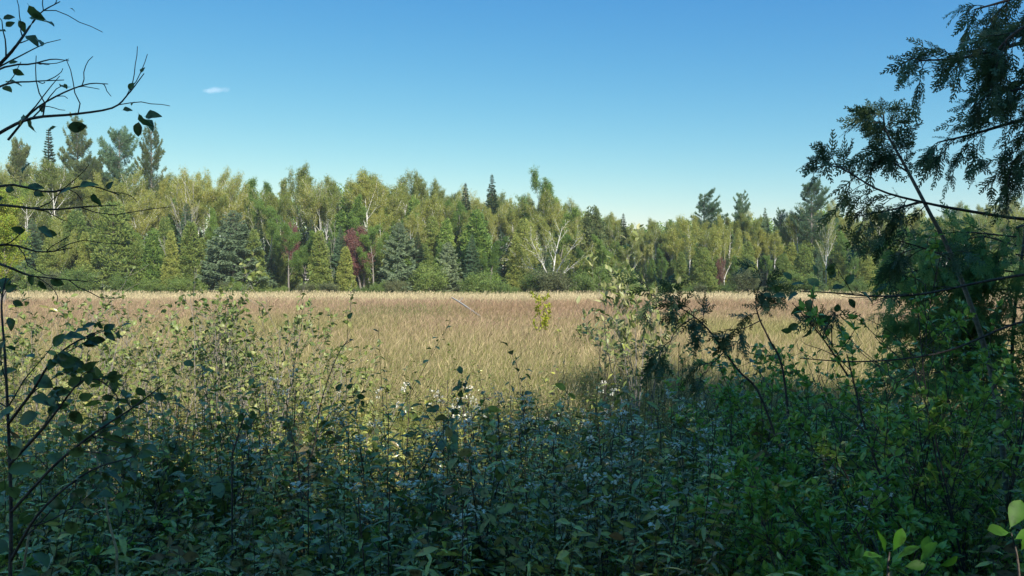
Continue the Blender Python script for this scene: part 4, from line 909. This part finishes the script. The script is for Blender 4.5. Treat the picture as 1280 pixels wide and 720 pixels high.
# drooping cedar sapling in the middle right
Yd = 3.9; xb = gx(975, Yd); zb = float(gz(xb, Yd))
c4 = thing('cedar_sapling', 'arching cedar sapling with brown-green sprays drooping over the meadow', 'sapling', (xb, Yd, zb))
cedar_bough(c4, [(975, 560, 3.9), (948, 490, 3.9), (922, 462, 3.9), (888, 415, 3.9), (862, 392, 3.9), (835, 378, 3.9), (808, 366, 3.9)], .0062, .0016, 46, .14, 19, 1.0, nm='trunk', start=.45, n=24)
cedar_bough(c4, [(868, 396, 3.9), (846, 412, 3.85), (836, 432, 3.85), (830, 440, 3.85)], .003, .001, 47, .16, 22, 1.0, start=.4)
cedar_bough(c4, [(905, 440, 3.9), (890, 455, 3.85), (880, 470, 3.85)], .003, .001, 48, .18, 24, 1.0, start=.3)
xb = gx(985, Yd); zb = float(gz(xb, Yd))
c5 = thing('cedar_sapling', 'small cedar sapling with a few hanging sprays under the dark alder leaves', 'sapling', (xb, Yd, zb))
cedar_bough(c5, [(990, 560, 3.9), (978, 460, 3.9), (962, 425, 3.9), (948, 395, 3.9), (945, 372, 3.9), (952, 352, 3.9)], .006, .002, 49, .16, 14, 1.0, nm='trunk', start=.6)
cedar_bough(c5, [(952, 400, 3.9), (930, 410, 3.85), (905, 412, 3.85)], .003, .001, 50, .16, 24, 1.0, start=.3)
cedar_bough(c5, [(1040, 440, 3.9), (1040, 405, 3.85), (1045, 388, 3.85)], .003, .001, 51, .2, 26, 1.0, start=.2)
# alder bough reaching in from the right with dark round leaves
Yr = 3.4; xb = gx(1390, Yr); zb = float(gz(xb, Yr))
a3 = thing('alder_tree', 'alder whose long bough crosses from the right margin with dark round leaves', 'tree', (xb, Yr, zb))
branch_part(a3, spline([[xb, Yr, zb - .05], [xb + .03, Yr, 1.8], [xb - .02, Yr, 2.5], [xb, Yr, 3.2]], 12), .02, .008, [], M_alder, 61, 4, .3, 'stem')
branch_part(a3, wire([(1390, 330, 3.4), (1290, 342, 3.4), (1230, 352, 3.4), (1150, 368, 3.4), (1090, 370, 3.4), (1040, 366, 3.4), (1000, 364, 3.4)], 24), .007, .0018,
   lv(3.4, [(1025, 360, 22, 130), (1036, 350, 24, 60), (1042, 345, 18, 110), (1030, 338, 20, 20), (1010, 356, 22, 170), (1000, 366, 20, 200), (985, 372, 22, 160), (1014, 372, 20, 250), (1002, 380, 20, 240), (1060, 372, 16, 300), (1070, 364, 26, 340), (1056, 358, 20, 60), (978, 362, 18, 180), (990, 352, 18, 120), (1020, 384, 18, 260), (1034, 392, 18, 230), (990, 392, 16, 330), (1000, 404, 18, 210), (1014, 408, 18, 250), (992, 412, 16, 190), (1024, 400, 18, 10), (1048, 378, 16, 270), (1018, 346, 18, 80), (1038, 362, 20, 20), (1046, 386, 18, 330), (966, 372, 14, 150)]), M_alder, 62, 8, .2)
branch_part(a3, wire([(1060, 470, 3.5), (1030, 425, 3.45), (1005, 395, 3.4), (990, 378, 3.4)], 12), .004, .0014, [], M_alder, 63, 3, .14)
branch_part(a3, wire([(1390, 420, 3.4), (1290, 400, 3.5), (1180, 440, 3.5), (1080, 452, 3.5), (1000, 448, 3.5)], 18), .006, .002, [], M_alder, 64, 4, .25)
# sunlit leaves close to the camera at the lower right
Yn = 1.45
def near_sprig(label, bx, pts, leaves, seed, Y):
    P = wire(pts, 12); b = np.array([P[0][0], P[0][1], float(gz(P[0][0], P[0][1]))]); P = np.vstack([[b - [0, 0, .02]], P]); o = thing('dogwood_shoot', label, 'shoot', tuple(b))
    branch_part(o, P, .003, .0012, [(p + np.array([0, 0, .022]), d, l * 1.0) for p, d, l in lv(Y, leaves)], M_fresh, seed, 0, .1, 'stem', shp=(OBOV, OBOV))
M_fresh = leaf_mat('fresh_leaf', [(0.041, 0.122, 0.012), (0.062, 0.167, 0.016)], rough=.5, var=.05, spec=0.2, trans=0.45, spots=55)
near_sprig('sunlit dogwood shoot with upright yellow-green leaves', 1110, [(1112, 760, 1.45), (1110, 712, 1.45), (1112, 690, 1.45)],
   [(1106, 708, 38, 105), (1106, 712, 36, 165), (1116, 706, 36, 65), (1120, 716, 38, 40), (1150, 722, 40, 65), (1158, 716, 34, 82), (1172, 724, 34, 20), (1130, 724, 30, 10)], 71, Yn)
near_sprig('sunlit dogwood shoot with toothed leaves at the right corner', 1270, [(1276, 760, 1.5), (1272, 700, 1.5), (1264, 666, 1.5)], [(1262, 682, 40, 165), (1262, 676, 50, 55), (1268, 690, 34, 20), (1276, 704, 30, 60), (1246, 664, 18, 110)], 72, 1.5)

# small wisp of cloud high above the forest
def cloud():
    g = np.random.default_rng(4); c = at(268, 113, 2600); m = MB()
    nu, nv = 40, 20; u = np.linspace(0, 2 * math.pi, nu, endpoint=False); v = np.linspace(.02, math.pi - .02, nv); U, Vv = np.meshgrid(u, v)
    r = 1 + .28 * np.sin(3 * U + 1) * np.sin(2 * Vv) + .18 * np.sin(7 * U + 2) * np.sin(5 * Vv) + .12 * np.sin(11 * U) * np.sin(9 * Vv)
    P = np.stack([66 * r * np.cos(U) * np.sin(Vv), 40 * r * np.sin(U) * np.sin(Vv), 14 * r * np.cos(Vv)], -1)
    i, j = np.meshgrid(np.arange(nv - 1), np.arange(nu), indexing='ij'); j2 = (j + 1) % nu
    m.add(P, np.stack([i * nu + j, (i + 1) * nu + j, (i + 1) * nu + j2, i * nu + j2], -1).reshape(-1, 4))
    n = m.n; b = np.array([[0, 0, 14 * .98], [0, 0, -14 * .98]]); m.add(b, np.array([[1, 0, 0, 0]])[:0].reshape(0, 4))
    k = np.arange(nu); m.addT(np.stack([np.full(nu, n), (k + 1) % nu, k], -1)[:, ::-1], 0); q = (nv - 1) * nu; m.addT(np.stack([np.full(nu, n + 1), q + k, q + (k + 1) % nu], -1)[:, ::-1], 0)
    mt = bpy.data.materials.new('cloud_vapour'); mt.use_nodes = True; t = mt.node_tree; t.nodes.clear(); out = t.nodes.new('ShaderNodeOutputMaterial'); pv = t.nodes.new('ShaderNodeVolumePrincipled')
    tc = t.nodes.new('ShaderNodeTexCoord'); nz = t.nodes.new('ShaderNodeTexNoise'); nz.inputs['Scale'].default_value = .035; nz.inputs['Detail'].default_value = 5
    ln = t.nodes.new('ShaderNodeVectorMath'); ln.operation = 'MULTIPLY'; ln.inputs[1].default_value = (1 / 62, 1 / 40, 1 / 13); le = t.nodes.new('ShaderNodeVectorMath'); le.operation = 'LENGTH'
    ml = t.nodes.new('ShaderNodeMapRange'); ml.inputs[1].default_value = 1.0; ml.inputs[2].default_value = .2; ml.inputs[3].default_value = -.3; ml.inputs[4].default_value = .2
    ad = t.nodes.new('ShaderNodeMath'); mp = t.nodes.new('ShaderNodeMapRange'); mp.inputs[1].default_value = .42; mp.inputs[2].default_value = .75; mp.inputs[3].default_value = 0; mp.inputs[4].default_value = .022
    t.links.new(tc.outputs['Object'], nz.inputs[0]); t.links.new(tc.outputs['Object'], ln.inputs[0]); t.links.new(ln.outputs[0], le.inputs[0]); t.links.new(le.outputs['Value'], ml.inputs[0])
    t.links.new(nz.outputs[0], ad.inputs[0]); t.links.new(ml.outputs[0], ad.inputs[1]); t.links.new(ad.outputs[0], mp.inputs[0]); t.links.new(mp.outputs[0], pv.inputs['Density'])
    pv.inputs['Color'].default_value = (1, 1, 1, 1); pv.inputs['Anisotropy'].default_value = .0; t.links.new(pv.outputs[0], out.inputs['Volume'])
    o = m.build('cloud', mt, None, True); o.location = c
    tag(o, 'single small white wisp of cloud in the blue sky', 'cloud')
cloud()

# thin air haze over the whole valley
def haze():
    m = MB(); a, b, lo, hi = -1210, 1210, -1.6, 60.0
    V = np.array([(x, y, z) for z in (lo, hi) for y in (a, b) for x in (a, b)], float)
    m.add(V, [(0, 2, 3, 1), (4, 5, 7, 6), (0, 1, 5, 4), (2, 6, 7, 3), (0, 4, 6, 2), (1, 3, 7, 5)])
    mt = bpy.data.materials.new('air'); mt.use_nodes = True; t = mt.node_tree; t.nodes.clear(); out = t.nodes.new('ShaderNodeOutputMaterial'); pv = t.nodes.new('ShaderNodeVolumePrincipled')
    pv.inputs['Color'].default_value = (.86, .93, 1, 1); pv.inputs['Density'].default_value = .0003; pv.inputs['Anisotropy'].default_value = .2
    t.links.new(pv.outputs[0], out.inputs['Volume']); tag(m.build('haze', mt), kind='stuff')
haze()
